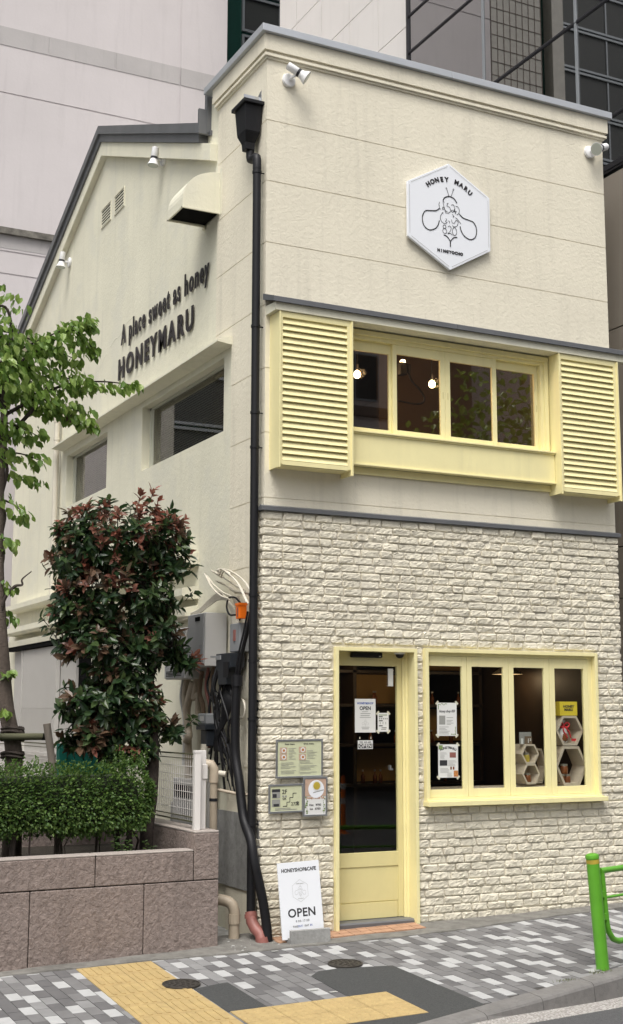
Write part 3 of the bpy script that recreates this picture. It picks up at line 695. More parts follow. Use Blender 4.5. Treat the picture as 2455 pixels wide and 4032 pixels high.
b = B(); b.box(-.10, .075, .09, .27, 7.63, 7.655); b.box(-.10, .075, .09, .10, 7.655, 7.70); b.prism([(.06, 7.64), (.26, 7.64), (.20, 7.70), (.07, 7.76)], .066, .076, 'x'); b.obj('scupper', 'alu', dp)
for z in (6.90, 5.41, 4.28, 4.6, 2.94, 2.36, 1.85, .95):
    B().tube([(0, 0, z-.012), (0, 0, z+.012)], .044, 16).tube([(0, 0, z), (.075, 0, z)], .006, 6).obj('bracket', 'black', dp, smooth='auto')
el = thing('drain_elbow', 'terracotta-coloured plastic drain elbow at the foot of the black downpipe', 'pipe', (-.075, .05, 0))
B().tube([(0, .0, .22), (0, -.02, .14), (.015, -.07, .085), (.035, -.12, .05), (.045, -.15, -.03)], .050, 18).obj('elbow', 'redp', el, smooth='auto')
B().tube([(0, 0, .20), (0, -.005, .165)], .056, 18).tube([(.040, -.142, .022), (.046, -.154, -.03)], .059, 18).obj('socket', 'redp', el, smooth='auto')
# big black cable conduit
cd = thing('cable_conduit', 'thick black corrugated cable conduit sweeping down to the pavement beside the downpipe', 'conduit', (0, 0, 0))
pts = [(-.12, .29, 2.20), (-.125, .31, 1.9), (-.12, .31, 1.55), (-.12, .22, 1.3), (-.12, .12, 1.0), (-.118, -.03, .83), (-.11, -.09, .65), (-.075, -.10, .50), (-.035, -.10, .34), (.0, -.10, .15), (.018, -.11, -.04)]
P3 = [Vector(p) for p in pts]; 
def cr3(P, n=8):
    P = [Vector(p) for p in P]; P = [P[0]*2-P[1]]+P+[P[-1]*2-P[-2]]; o = []
    for i in range(1, len(P)-2):
        for k in range(n):
            t = k/n; o.append(.5*((2*P[i])+(-P[i-1]+P[i+1])*t+(2*P[i-1]-5*P[i]+4*P[i+1]-P[i+2])*t*t+(-P[i-1]+3*P[i]-3*P[i+1]+P[i+2])*t**3))
    o.append(P[-2]); return o
B().tube(cr3(pts), .042, 14).obj('hose', 'black', cd, smooth='auto')
B().tube([(-.12, .29, 2.24), (-.12, .29, 2.14)], .05, 14).obj('coupling', 'black', cd, smooth='auto')
b = B()
for dx, dy in ((0, 0), (.022, .006), (-.018, .012)): b.tube(cr3([(-.12+dx, .29+dy, 2.2), (-.11+dx, .22+dy, 2.45), (-.09+dx, .17+dy, 2.62), (-.07+dx, .13+dy, 2.80)]), .010, 8)
b.obj('cable', 'black', cd, smooth='auto')

# ================================================================== SERVICES ON THE SIDE WALL
def heater(name, y0, y1, x, z0, z1, label):
    t = thing(name, label, 'water heater', (0, (y0+y1)/2, z0), 'gas water heaters on the side wall')
    h = z1-z0; w = (y1-y0)/2
    B().box(-x, 0, -w, w, 0, h, ch=.006).obj('casing', 'heater', t)
    f = B().box(-x-.012, -x-.001, -w+.012, w-.006, .012, h-.008, ch=.003).obj('front_panel', 'heaterf', t)
    B().box(-x-.016, -x-.011, -w+.10, -w+.22, h-.075, h-.035).obj('flue_outlet', 'dark', f)
    b = B()
    for i in range(4): b.box(-x-.0145, -x-.011, -w+.06, w-.05, .03+i*.014, .036+i*.014)
    b.obj('louvre', 'dark', f); B().box(-x-.0135, -x-.011, -w+.04, -w+.12, .10, .20).obj('rating_label', 'shade', f)
    B().box(-x*.75, -x*.5, -w-.002, -w+.002, .08, .095).obj('side_label', 'shade', t); return t
heater('water_heater', .82, 1.24, .22, 2.335, 2.835, 'grey wall-hung water heater next to the black meter box, the nearer one')
heater('water_heater', 1.27, 1.80, .24, 2.23, 2.72, 'grey wall-hung water heater half hidden behind the red-leaved shrub')
mb = thing('meter_box', 'black electricity meter box below the orange device on the side wall', 'meter', (0, .5, 2.16))
B().prism([(.17, .28), (.17, .15), (.12, .12), (.12, .0), (-.08, .0), (-.08, .11), (-.17, .15), (-.17, .28)], -.17, -.03, 'x').obj('housing', 'meter', mb, bevel=.005)
B().box(-.178, -.169, .05, .16, .225, .265).obj('label_plate', 'shade', mb); B().box(-.178, -.169, -.13, -.02, .06, .2).obj('cover', 'black', mb)
om = thing('orange_relay', 'small bright orange electrical device strapped beside the downpipe', 'device', (-.10, .26, 2.74))
B().box(-.035, .035, -.045, .045, 0, .135, ch=.005).obj('body', 'orangep', om); B().box(-.04, .04, -.05, .05, .12, .142).obj('cap', 'orangep', om); B().box(-.039, -.036, -.01, .01, .02, .10).obj('rib', 'redp', om)
gm = thing('gas_meter', 'dark grey gas meter with clear cover low on the side wall above the mesh fence', 'meter', (0, .92, 1.80))
B().box(-.20, -.05, -.10, .11, .0, .10, ch=.012).obj('cover', 'shade', gm); B().box(-.21, -.04, -.11, .12, -.05, .0, ch=.006).obj('body', 'meter', gm); B().box(-.19, -.06, -.09, .05, -.20, -.05, ch=.01).obj('lower_body', 'meter', gm)
B().box(-.203, -.199, -.05, .05, .03, .075).obj('dial', 'heater', gm)
tb = thing('terminal_box', 'pale grey cable terminal box behind the orange device', 'box', (0, .40, 2.45))
B().box(-.10, 0, -.11, .12, .0, .26, ch=.01).obj('box', 'shade', tb); B().box(-.11, -.10, -.02, .02, .10, .20).obj('red_tag', 'redp', tb)
# loose cream cables
cb = thing('cable_bundle', 'bundle of loose cream cables fanned out over the side wall above the water heater', 'cables', (0, 0, 0))
b = B(); rr = random.Random(2)
K = [[(.05, 2.91), (.12, 2.95), (.47, 3.0), (.73, 3.08), (.98, 3.14)], [(.24, 2.99), (.47, 3.07), (.76, 3.17), (1.02, 3.24)], [(.06, 2.97), (.19, 3.08), (.47, 3.18), (.76, 3.23), (.86, 3.22), (.81, 3.18)], [(.41, 2.94), (.61, 3.0), (.85, 3.1), (1.02, 3.18)], [(.04, 2.86), (.20, 3.04), (.42, 3.15), (.60, 3.20), (.72, 3.16)], [(.40, 2.92), (.55, 2.96), (.78, 3.06), (.99, 3.20)]]
for i, ln in enumerate(K):
    for k in range(2):
        x = -.05-.02*i-.012*k; b.tube(cr3([(x-.02*math.sin(j*1.1), y+.012*k, z+.014*k) for j, (y, z) in enumerate(ln)]), .0075, 7)
    y, z = ln[len(ln)//2]; y2, z2 = ln[len(ln)//2+1] if len(ln) > 2 else ln[-1]; b.tube([(-.06-.02*i, y, z), (-.06-.02*i, (y+y2)/2, (z+z2)/2+.008)], .018, 8) if i in (0, 1, 2, 4) else None
for i in range(5): b.tube(cr3([(-.06-.01*i, .41+i*.012, 2.96), (-.05, .43+i*.012, 2.8), (-.045, .45+i*.014, 2.5), (-.04, .47+i*.014, 2.2)]), .0075, 7)
for i in range(3): b.tube([(-.05, .035+i*.02, 2.93), (-.05, .035+i*.02, 2.68)], .008, 7)
b.obj('cables', 'cable', cb, smooth='auto')
cb2 = thing('cable_run', 'sagging run of cream cables passing over the top of the water heaters', 'cables', (0, 1, 2.8))
b = B()
for i in range(7):
    j = i*.012
    b.tube(cr3([(-.05-j*.5, -.58+j, -.20), (-.06, -.50+j, .02), (-.07-j*.4, -.36+j*.5, .13+j*.8), (-.08, -.16, .16+j*.9), (-.07, .1, .12+j*.8), (-.06, .45, .06+j*.5), (-.05, 1.2, .02+j*.6), (-.05, 1.9, .03+j*.4)]), .0085, 7)
b.obj('cables', 'cable', cb2, smooth='auto')
b = B(); b.tube(cr3([(-.10, .29, 2.73), (-.10, .33, 2.78), (-.13, .45, 2.79), (-.14, .50, 2.86), (-.14, .46, 2.94), (-.12, .36, 2.94), (-.10, .29, 2.89)]), .009, 8)
tag(b.obj('black_cable_loop', 'black', smooth='auto'), 'thick black cable loop curling beside the orange device', 'cable')
b = B(); b.tube([(-.06+.0, .33+.085*math.cos(a*.4), 1.94+.085*math.sin(a*.4)) for a in range(17)], .0095, 8)
tag(b.obj('cream_cable_loop', 'cable', smooth='auto'), 'single cream cable loop behind the black conduit', 'cable')
b = B()
for i in range(7): b.tube(cr3([(-.10, .62-i*.02, 2.18), (-.12, .60-i*.03, 2.0), (-.11, .66-i*.02, 1.85), (-.12, .78-i*.01, 1.68), (-.10, .84-i*.02, 1.56), (-.09, .80-i*.01, 1.66), (-.08, .62, 1.9), (-.08, .50-i*.02, 2.16)]), .011, 7)
tag(b.obj('black_cable_coil', 'black', smooth='auto'), 'hanging coil of black cables below the meter box', 'cable')
def gaspipes():
    t = thing('wrapped_pipes', 'group of lagged brown and beige service pipes below the water heaters', 'pipes', (0, 1.3, 0))
    for y, z0, z1, r, m in ((-.40, 1.60, 2.34, .017, 'tan'), (-.28, 1.58, 2.33, .016, 'redp'), (-.12, 1.60, 2.30, .022, 'tan'), (.02, 1.9, 2.25, .03, 'beigep'), (.25, .95, 2.25, .035, 'beigep'), (.36, 1.4, 2.25, .02, 'heater')):
        B().tube(cr3([(-.10, y, z1), (-.11, y+.03, z1-.2), (-.09, y-.02, (z0+z1)/2), (-.08, y, z0)]), r, 9).obj('pipe', m, t, smooth='auto')
    B().tube(cr3([(-.12, .05, 2.2), (-.14, .10, 2.05), (-.13, .18, 1.92), (-.12, .16, 1.75), (-.13, .12, 1.68), (-.12, .22, 1.64)]), .036, 10).obj('lagged_bend', 'beigep', t, smooth='auto')
gaspipes()
b = B(); rr = random.Random(41)
for i in range(16):
    y0_ = rr.uniform(.45, 1.0); b.tube(cr3([(-.08, y0_, 2.36), (-.10-rr.uniform(0, .05), y0_+rr.uniform(-.12, .12), 2.15), (-.12, y0_+rr.uniform(-.18, .18), rr.uniform(1.8, 2.0)), (-.09, y0_+rr.uniform(-.1, .1), rr.uniform(1.45, 1.75)), (-.05, y0_+rr.uniform(-.1, .15), rr.uniform(1.2, 1.6))]), rr.choice((.006, .009, .012)), 6)
tag(b.obj('hanging_cables', 'black', smooth='auto'), 'tangle of dark hanging cables below the heaters and meter box', 'cables')
b = B().box(-.05, .0, -.045, .045, .0, .30, ch=.004); o = b.obj('junction_trunking', 'meter'); o.location = (0, .13, 1.72); tag(o, 'slim black trunking box on the side wall right beside the downpipe', 'box')
b = B().tube(cr3([(-.03, .12, 1.72), (-.035, .15, 1.6), (-.03, .20, 1.48)]), .008, 7); tag(b.obj('thin_cable', 'black', smooth='auto'), 'thin black cable hanging from the slim trunking box', 'cable')
# grey wall panel skirt below (lower side wall cladding) and pipes at its foot
b = B(); b.prism([(.05, .60), (.05, 1.12), (1.4, 1.12), (1.4, .28), (.30, .40)], -.012, -.0, 'x')
tag(B().box(-.011, -.0005, .02, 2.2, .36, 1.02).obj('wall_panel', 'conc'), 'flat grey-beige panel on the low side wall behind the conduit', 'panel')
vp = thing('vent_pipe', 'beige plastic pipe with hooked top standing between fence post and side wall', 'pipe', (-.33, .30, 0))
B().tube(cr3([(0, 0, -.02), (0, 0, .6), (0, 0, 1.33), (-.01, 0, 1.42), (-.05, .03, 1.46), (-.09, .06, 1.44)]), .034, 14).obj('pipe', 'beigep', vp, smooth='auto'); B().tube([(0, 0, 1.30), (0, 0, 1.42), (-.02, .01, 1.455), (-.06, .04, 1.462), (-.08, .05, 1.45)], .042, 14).obj('elbow', 'beigep', vp, smooth='auto'); B().tube([(0, 0, 1.14), (0, 0, 1.165)], .037, 14).obj('clamp', 'mull', vp)
b = B().tube([(-.30, .33, 1.24), (-.13, .22, 1.20), (-.02, .17, 1.19)], .014, 8); tag(b.obj('branch_pipe', 'beigep', smooth='auto'), 'thin beige pipe crossing from vent pipe to side wall', 'pipe')
fp = thing('foot_drain', 'dirty beige drain elbow in the gap between planter and shop', 'pipe', (-.20, .12, 0))
B().tube(cr3([(-.18, .14, .31), (-.10, .08, .315), (-.03, .02, .29), (0, 0, .22), (0, 0, .10), (0, 0, -.03)]), .047, 14).obj('elbow', 'beigep', fp, smooth='auto'); B().tube([(0, 0, .12), (0, 0, .20)], .054, 14).obj('collar', 'beigep', fp)

# ================================================================== FRAMED MENUS AND NOTICES
def rects(name, L, m, parent, y):
    b = B()
    for x0, x1, z0, z1 in L: b.box(x0, x1, y-.0004, y, z0, z1)
    return b.obj(name, m, parent)
def frame_sign(x0, x1, z0, z1, y, label, paper, tilt=0):
    t = thing('menu_frame', label, 'menu board', ((x0+x1)/2, y, (z0+z1)/2), 'silver menu frames beside the door'); w, h = (x1-x0)/2, (z1-z0)/2; f = .017
    b = B(); b.box(-w, w, -.012, .004, h-f, h); b.box(-w, w, -.012, .004, -h, -h+f); b.box(-w, -w+f, -.012, .004, -h+f, h-f); b.box(w-f, w, -.012, .004, -h+f, h-f)
    b.obj('frame', 'alu', t, bevel=.003); b = B().box(-w+f, w-f, -.006, .0, -h+f, h-f); b.obj('sheet', paper, t)
    t.rotation_euler = (R(1.5), R(tilt), 0); return t, w-f, h-f
def lines(x0, x1, z1, n, pitch, hgt, seed):
    rr = random.Random(seed); return [(x0, x0+(x1-x0)*rr.uniform(.45, 1), z1-i*pitch-hgt, z1-i*pitch) for i in range(n) if rr.random() < .9]
t, w, h = frame_sign(.104, .564, 1.342, 1.676, -.048, 'large silver-framed food and drink menu left of the door, topmost of three', 'papy', -.6)
yy = -.0075
text('heading', 'food menu', .022, (-w*.45, yy, h*.80), X_, Z_, 'pb', t, .0002, .0004); text('heading', 'drink menu', .022, (w*.42, yy, h*.80), X_, Z_, 'pb', t, .0002, .0004)
for px, pz in ((-w*.74, h*.48), (-w*.74, h*.10), (w*.13, h*.50), (w*.13, h*.08)):
    rects('photo', [(px-.034, px+.034, pz-.026, pz+.026)], 'ppk', t, yy); b = B().lathe([(.022, 0), (.022, .0006)], (px+.004, yy-.0003, pz), (0, -1, 0), 14); b.obj('photo', 'paper', t); b = B().lathe([(.012, 0), (.012, .0006)], (px+.004, yy-.001, pz), (0, -1, 0), 12); b.obj('photo', 'po', t)
rects('print', lines(-w*.5, -w*.12, h*.60, 8, .013, .0032, 1)+lines(w*.34, w*.9, h*.62, 8, .013, .0032, 2)+lines(-w*.85, -w*.1, -h*.22, 9, .0115, .0030, 3)+lines(w*.02, w*.9, -h*.12, 11, .0112, .0030, 4)+[(-w*.02, -w*.012, -h*.85, -h*.1)], 'pg', t, yy)
t, w, h = frame_sign(.035, .372, 1.045, 1.292, -.050, 'small silver-framed notice with a stair drawing, bottom left of three', 'papy', -1.0)
rects('photo', [(-w*.90, -w*.38, h*.06, h*.78), (-w*.90, -w*.38, -h*.62, -h*.04)], 'pg', t, yy); rects('photo', [(-w*.85, -w*.6, h*.1, h*.4), (-w*.8, -w*.45, -h*.6, -h*.4), (-w*.90, -w*.38, h*.55, h*.78)], 'pb', t, yy-.0005)
text('lettering', '2F', .052, (-w*.10, yy, h*.38), X_, Z_, 'pb', t, .0002, .0006); text('lettering', 'OK', .026, (-w*.10, yy, -h*.10), X_, Z_, 'pb', t, .0002, .0004); text('lettering', '27席', .040, (w*.58, yy, -h*.58), X_, Z_, 'pb', t, .0002, .0004); rects('print', [(-w*.24, -w*.12, h*.12, h*.24), (-w*.08, w*.04, h*.12, h*.24)], 'pg', t, yy)
st = [(-w*.2, -h*.62), (w*.05, -h*.62), (w*.05, -h*.30), (w*.24, -h*.30), (w*.24, h*.06), (w*.44, h*.06), (w*.44, h*.40), (w*.66, h*.40)]
strokes('stair_drawing', [st], .0028, t, 'pb', yy); rects('print', lines(-w*.7, w*.8, -h*.75, 2, .012, .005, 9), 'pg', t, yy)
t, w, h = frame_sign(.362, .602, 1.008, 1.350, -.062, 'silver-framed honey herbal tea poster with a cup photograph, rightmost of three', 'paper')
rects('photo', [(-w, w, h*.02, h)], 'ppk', t, yy)
B().lathe([(.075, 0), (.078, .0008)], (.008, yy, h*.42), (0, -1, 0), 24).obj('photo', 'signw', t); B().lathe([(.044, 0), (.044, .0006)], (.012, yy-.001, h*.60), (0, -1, 0), 20).obj('photo', 'paper', t); B().lathe([(.034, 0), (.034, .0006)], (.012, yy-.0018, h*.60), (0, -1, 0), 20).obj('photo', 'gold', t)
strokes('photo', [[(-.02, h*.22), (.08, h*.36)]], .004, t, 'pg', yy-.0012)
text('lettering', 'Honey Herbal Tea', .026, (0, yy, -h*.12), X_, Z_, 'po', t, .0002, .0006, .92); text('lettering', 'Hot   ¥700', .026, (0, yy, -h*.52), X_, Z_, 'pb', t, .0002, .0004); text('lettering', 'Ice   ¥750', .026, (0, yy, -h*.74), X_, Z_, 'pb', t, .0002, .0004)
rr = random.Random(4); rects('leaf_border', [(sx*w*rr.uniform(.72, .95)-.006, sx*w*rr.uniform(.72, .95)+.006, z, z+.012) for sx in (-1, 1) for z in [h*(-.95+.11*i) for i in range(9)]], 'pgr', t, yy)

def sheet(name, x0, x1, z0, z1, y, label, cat, m='paper', tapes=True, rot=0, group=None):
    t = thing(name, label, cat, ((x0+x1)/2, y, (z0+z1)/2), group); w, h = (x1-x0)/2, (z1-z0)/2
    B().box(-w, w, -.001, 0, -h, h).obj('sheet', m, t); t.rotation_euler = (0, R(rot), 0)
    if tapes:
        b = B()
        for sx in (-1, 1):
            for sz in (-1, 1):
                c = Vector((sx*w, -.0015, sz*h)); d = Vector((-sz*sx, 0, 1)).normalized()*.020; e = Vector((sx*sz, 0, 1)).normalized()*.009 if 0 else Vector((d.z, 0, -d.x))*.45
                b.quad(c-d-e, c+d-e, c+d+e, c-d+e)
        b.obj('tape', 'tape', t)
    return t, w, h
yy = -.0015
t, w, h = sheet('window_poster', 1.797, 2.014, 1.696, 2.003, .004, 'taped paper poster titled Honey shop 820 in the leftmost shop window, upper of two', 'poster', group='posters taped in the shop window', rot=.3)
b = B(); rr = random.Random(8)
for cx, cz, s in [(-w+.02+i*.014, h-.014-.006*math.sin(i*2), 1) for i in range(7)]+[(-w+.015, h-.02-i*.012, 1) for i in range(4)]+[(w-.015, -h+.015+i*.013, 1) for i in range(6)]+[(w-.02-i*.014, -h+.014, 1) for i in range(4)]:
    a = rr.uniform(0, 3); d = Vector((math.cos(a), 0, math.sin(a)))*.010; e = Vector((-d.z, 0, d.x))*.45; c = Vector((cx, yy, cz)); b.quad(c-d, c-e, c+d, c+e)
b.obj('leaf_print', 'pgr', t)
text('lettering', 'Honey shop 820', .033, (0, yy, h*.42), (1, 0, .02), Z_, 'pb', t, .0002, .0008, .80, shear=.25); rects('photo', [(-w*.80, -w*.18, -h*.32, h*.22)], 'pg', t, yy); rects('print', lines(-w*.05, w*.85, h*.12, 6, .013, .004, 11)+lines(-w*.8, w*.4, -h*.45, 6, .013, .004, 12), 'pg', t, yy)
t, w, h = sheet('window_poster', 1.803, 2.022, 1.311, 1.617, .004, 'taped paper poster titled HONEYMARU in the leftmost shop window, lower of two', 'poster', group='posters taped in the shop window', rot=.4)
for i, ch in enumerate('HONEYMARU'):
    a = R((4-i)*5.5); rad = .24; text('letter', ch, .030, (-math.sin(a)*rad*.85, yy, math.cos(a)*rad-rad+h*.74), (math.cos(a), 0, math.sin(a)), (-math.sin(a), 0, math.cos(a)), 'pb', t, .0002, .0014)
rects('photo', [(w*.15, w*.78, h*.20, h*.52)], 'redp', t, yy); rects('photo', [(-w*.85, -w*.10, -h*.28, h*.05)], 'pb', t, yy); rects('photo', [(w*.20, w*.36, -h*.52, -h*.34), (w*.46, w*.62, -h*.52, -h*.34)], 'honey', t, yy); rects('photo', [(w*.55, w*.98, -h*.95, -h*.58)], 'po', t, yy)
rects('leaf_print', [(-w*.95, -w*.55, h*.70, h*.95)], 'pgr', t, yy); rects('print', lines(-w*.8, -w*.05, h*.50, 6, .011, .003, 13)+lines(w*.0, w*.85, h*.02, 5, .011, .003, 14)+lines(-w*.8, w*.1, -h*.38, 5, .011, .003, 15)+lines(-w*.1, w*.5, -h*.72, 4, .011, .003, 16), 'pg', t, yy)
t, w, h = sheet('door_notice', .986, 1.204, 1.729, 2.035, .124, 'white notice reading HONEY&SHOP OPEN behind the door glass, the largest on the door', 'notice', tapes=False)
text('lettering', 'HONEY&SHOP', .026, (0, yy, h*.68), X_, Z_, 'pbl', t, .0002, .0009); text('lettering', 'OPEN', .046, (0, yy, h*.34), X_, Z_, 'pb', t, .0002, .0014)
rects('print', [(-.035, .03, h*.22, h*.25), (-.05, .055, h*.10, h*.14), (-.05, .045, -h*.02, h*.02), (-.058, .058, -h*.12, -h*.09), (-.04, .042, -h*.70, -h*.67), (-.036, .036, -h*.80, -h*.765)], 'pg', t, yy); strokes('bee_emblem', [([(p[0], p[1]-h*.42) for p in q[0]], q[1]) for q in bee_lines(.11)], .001, t, 'pg', yy)
t, w, h = sheet('door_notice', 1.226, 1.343, 1.735, 1.907, .124, 'small taped price notice behind the door glass, right of the larger one', 'notice')
text('lettering', 'YAMATO', .012, (0, yy, h*.72), X_, Z_, 'pg', t, .0002, .0002) if 0 else rects('print', [(-w*.8, w*.75, h*.74, h*.82)], 'pgr', t, yy)
rects('print', [(-w*.8, -w*.1, h*.55, h*.65), (-w*.8, -w*.1, h*.12, h*.22), (-w*.8, -w*.1, -h*.42, -h*.32)], 'pb', t, yy); rects('print', [(-w*.75+i*w*.34, -w*.55+i*w*.34, h*.32, h*.46) for i in range(5)]+[(-w*.6+i*w*.5, -w*.5+i*w*.5, -h*.2, h*.05) for i in range(3)]+[(-w*.3, w*.6, -h*.62, -h*.52), (-w*.4, w*.5, -h*.78, -h*.7)], 'pg', t, yy)
t, w, h = sheet('open_plaque', 1.015, 1.172, 1.580, 1.658, .122, 'small black and white plaque reading YES, WE ARE OPEN on the door glass', 'plaque', tapes=False)
rects('black_field', [(-w*.92, w*.92, -h*.82, h*.22)], 'pb', t, yy); text('lettering', 'YES, WE ARE', .022, (0, yy, h*.36), X_, Z_, 'pb', t, .0002, .0004); text('lettering', 'OPEN', .046, (0, yy-.0006, -h*.66), X_, Z_, 'paper', t, .0002, .001, spacing=1.15)
B().box(-.062, -.054, -.003, 0, h+.012, h+.032).box(.054, .062, -.003, 0, h+.012, h+.032).obj('suction_hook', 'tape', t)
t, w, h = sheet('sensor_strip', 1.336, 1.388, 2.152, 2.316, .122, 'narrow white sensor box at the top right of the door glass', 'sensor', tapes=False); B().box(-w, w, -.012, -.001, -h, h, ch=.003).obj('housing', 'paper', t)
ac = thing('door_sensor', 'black automatic door sensor bar above the door glass', 'sensor', (1.09, .118, 2.437)); B().box(-.162, .162, -.055, 0, -.026, .024, ch=.012).obj('housing', 'black', ac); B().box(.12, .14, -.0565, -.054, -.016, -.008).obj('status_label', 'heater', ac)
dm = thing('security_camera', 'small dome security camera under the top of the door recess', 'camera', (1.425, .05, 2.464)); B().lathe([(.052, 0), (.052, -.012), (.044, -.016)], (0, 0, 0), (0, 0, 1), 20).obj('mount', 'white', dm, smooth='auto'); B().lathe([(.040, -.014), (.040, -.022), (.034, -.038), (.02, -.050), (.004, -.054)], (0, 0, 0), (0, 0, 1), 20).obj('dome', 'black', dm, smooth=True)

# ================================================================== WINDOW DISPLAY
def hexbox(cx, cz, w, h, tw, y0, dep, label, group='pale wooden hexagon boxes in the shop window'):
    t = thing('hexagon_box', label, 'display box', (cx, y0, cz), group)
    def hx(w, h, f=.5): return [(w*f, h), (w, 0), (w*f, -h), (-w*f, -h), (-w, 0), (-w*f, h)]
    o, i_ = hx(w, h), hx(w-tw*1.15, h-tw); b = B(); n = 6
    for k in range(n):
        a, c, ai, ci = o[k], o[(k+1) % n], i_[k], i_[(k+1) % n]
        b.quad((a[0], 0, a[1]), (c[0], 0, c[1]), (ci[0], 0, ci[1]), (ai[0], 0, ai[1])); b.quad((a[0], dep, a[1]), (ai[0], dep, ai[1]), (ci[0], dep, ci[1]), (c[0], dep, c[1]))
        b.quad((a[0], 0, a[1]), (a[0], dep, a[1]), (c[0], dep, c[1]), (c[0], 0, c[1])); b.quad((ai[0], 0, ai[1]), (ci[0], 0, ci[1]), (ci[0], dep, ci[1]), (ai[0], dep, ai[1]))
    b.obj('shell', 'wood', t); return t
hexbox(3.385, 1.395, .192, .190, .024, .055, .20, 'large pale hexagon box holding three stacked jars, under the gift bag box'); hexbox(3.375, 1.738, .170, .145, .022, .055, .20, 'large pale hexagon box holding a ribboned gift bag, below the yellow box')
hexbox(2.90, 1.324, .106, .097, .016, .06, .17, 'small pale hexagon box with one jar, bottom of the small stack'); hexbox(2.893, 1.516, .106, .093, .016, .06, .17, 'small pale hexagon box with one jar, top of the small stack')
hexbox(3.14, 1.39, .11, .17, .02, .28, .12, 'pale hexagon box set further back between the two stacks')
def jar(x, y, z, s, label, g='honey jars in the window display', m='honey'):
    t = thing('honey_jar', label, 'jar', (x, y, z), g)
    B().lathe([(.026*s, 0), (.029*s, .006*s), (.029*s, .052*s), (.024*s, .060*s)], (0, 0, 0), seg=16).obj('glass_body', m, t, smooth='auto'); B().lathe([(.026*s, .059*s), (.027*s, .062*s), (.027*s, .074*s)], (0, 0, 0), seg=16).obj('lid', 'lid', t, smooth='auto'); return t
jar(3.305, .12, 1.228, 1.15, 'honey jar in the lower large hexagon box, left of the bottom row'); jar(3.375, .12, 1.228, 1.15, 'honey jar in the lower large hexagon box, right of the bottom row'); jar(3.34, .12, 1.316, 1.3, 'honey jar stacked on top of the others in the lower large hexagon box')
jar(2.885, .12, 1.437, 1.2, 'amber jar inside the upper small hexagon box', m='gold'); jar(2.895, .12, 1.243, 1.2, 'dark jar inside the lower small hexagon box')
gb = thing('gift_box', 'bright yellow box lettered HONEY MARU on top of the large hexagon boxes', 'box', (3.365, .065, 1.886)); B().box(-.105, .108, -.01, .13, 0, .137, ch=.001).obj('carton', 'yel', gb); text('lettering', 'HONEY', .034, (0, -.0115, .078), X_, Z_, 'pb', gb, .0003, .0014, 1.15, shear=.1); text('lettering', 'MARU', .034, (0, -.0115, .046), X_, Z_, 'pb', gb, .0003, .0014, 1.15, shear=.1)
gbag = thing('gift_bag', 'cellophane gift bag tied with a red ribbon inside the upper large hexagon box', 'gift bag', (3.33, .13, 1.615)); B().lathe([(.05, 0), (.062, .02), (.066, .09), (.05, .14), (.018, .17), (.03, .20), (.045, .225)], (0, 0, 0), seg=14).obj('bag', 'cello', gbag, smooth=True); B().lathe([(.03, .0), (.045, .02), (.045, .08), (.03, .10)], (.0, -.025, .01), seg=12).obj('jar', 'honey', gbag, smooth=True)
b = B(); b.lathe([(.026, .162), (.028, .175)], (0, 0, 0), seg=14)
for sx in (-1, 1): b.tube(cr3([(0, -.03, .17), (sx*.03, -.045, .20), (sx*.06, -.045, .185), (sx*.04, -.045, .155), (0, -.03, .168)]), .009, 6); b.tube(cr3([(0, -.03, .17), (sx*.03+.01, -.06, .12), (sx*.02+.04, -.07, .05)]), .007, 6)
b.obj('ribbon', 'red', gbag, smooth=True); B().box(.085, .14, -.05, -.045, .02, .045).obj('tag', 'red', gbag)
cardt = thing('photo_card', 'small photo card standing on top of the small hexagon stack', 'card', (2.86, .09, 1.611)); B().box(-.07, .07, 0, .004, 0, .115).obj('card', 'pg', cardt); B().box(-.02, .065, -.02, -.016, 0, .075).obj('second_card', 'tan', cardt); B().box(-.065, -.04, -.021, -.016, 0, .055).obj('label_card', 'paper', cardt); text('print', '1²', .06, (.03, -.021, .012), X_, Z_, 'paper', cardt, .0002, .001)

def shade_lamp(x, y, z, label):
    t = thing('shade_lamp', label, 'lamp', (x, y, z), 'dim shaded lamps inside the shop'); B().lathe([(.17, 0), (.16, .01), (.05, .09), (.04, .09)], (0, 0, 0), seg=24).obj('lamp_shade', 'wood', t, smooth='auto'); B().tube([(0, 0, .09), (0, 0, 2.74-z)], .004, 6).obj('flex', 'black', t)
    l = bpy.data.lights.new('shade_light', 'POINT'); l.energy = 3; l.color = (1, .72, .42); l.shadow_soft_size = .06; o = bpy.data.objects.new('shade_light', l); COL.objects.link(o); o.parent = t; o.location = (0, 0, -.06)
shade_lamp(3.55, 1.35, 2.33, 'pale shaded lamp hanging inside behind the third pane of the shop window'); shade_lamp(2.2, 1.45, 2.40, 'shaded lamp hanging further left inside the shop'); shade_lamp(1.5, 1.9, 2.45, 'shaded lamp hanging inside behind the shop door')
# ================================================================== UPPER ROOM
def pendant(x, y, z, label):
    pl_ = bpy.data.lights.new('bulb_light', 'POINT'); pl_.energy = 8; pl_.color = (1, .66, .34); pl_.shadow_soft_size = .05; po_ = bpy.data.objects.new('bulb_light', pl_); COL.objects.link(po_)
    t = thing('pendant_bulb', label, 'lamp', (x, y, z), 'lit round bulbs in the upper window'); B().lathe([(.012, .045), (.028, .032), (.036, .006), (.031, -.02), (.016, -.033), (.003, -.037)], (0, 0, 0), seg=18).obj('bulb', 'bulb', t, smooth=True); po_.parent = t; po_.location = (0, -.09, 0)
    B().lathe([(.016, .05), (.016, .11)], (0, 0, 0), seg=12).obj('socket', 'black', t); B().tube([(0, 0, .11), (0, 0, 6.14-z)], .004, 6).obj('flex', 'black', t)
pendant(1.367, .75, 5.29, 'lit round bulb behind the leftmost upper pane'); pendant(2.256, .75, 5.293, 'lit round bulb behind the second upper pane')
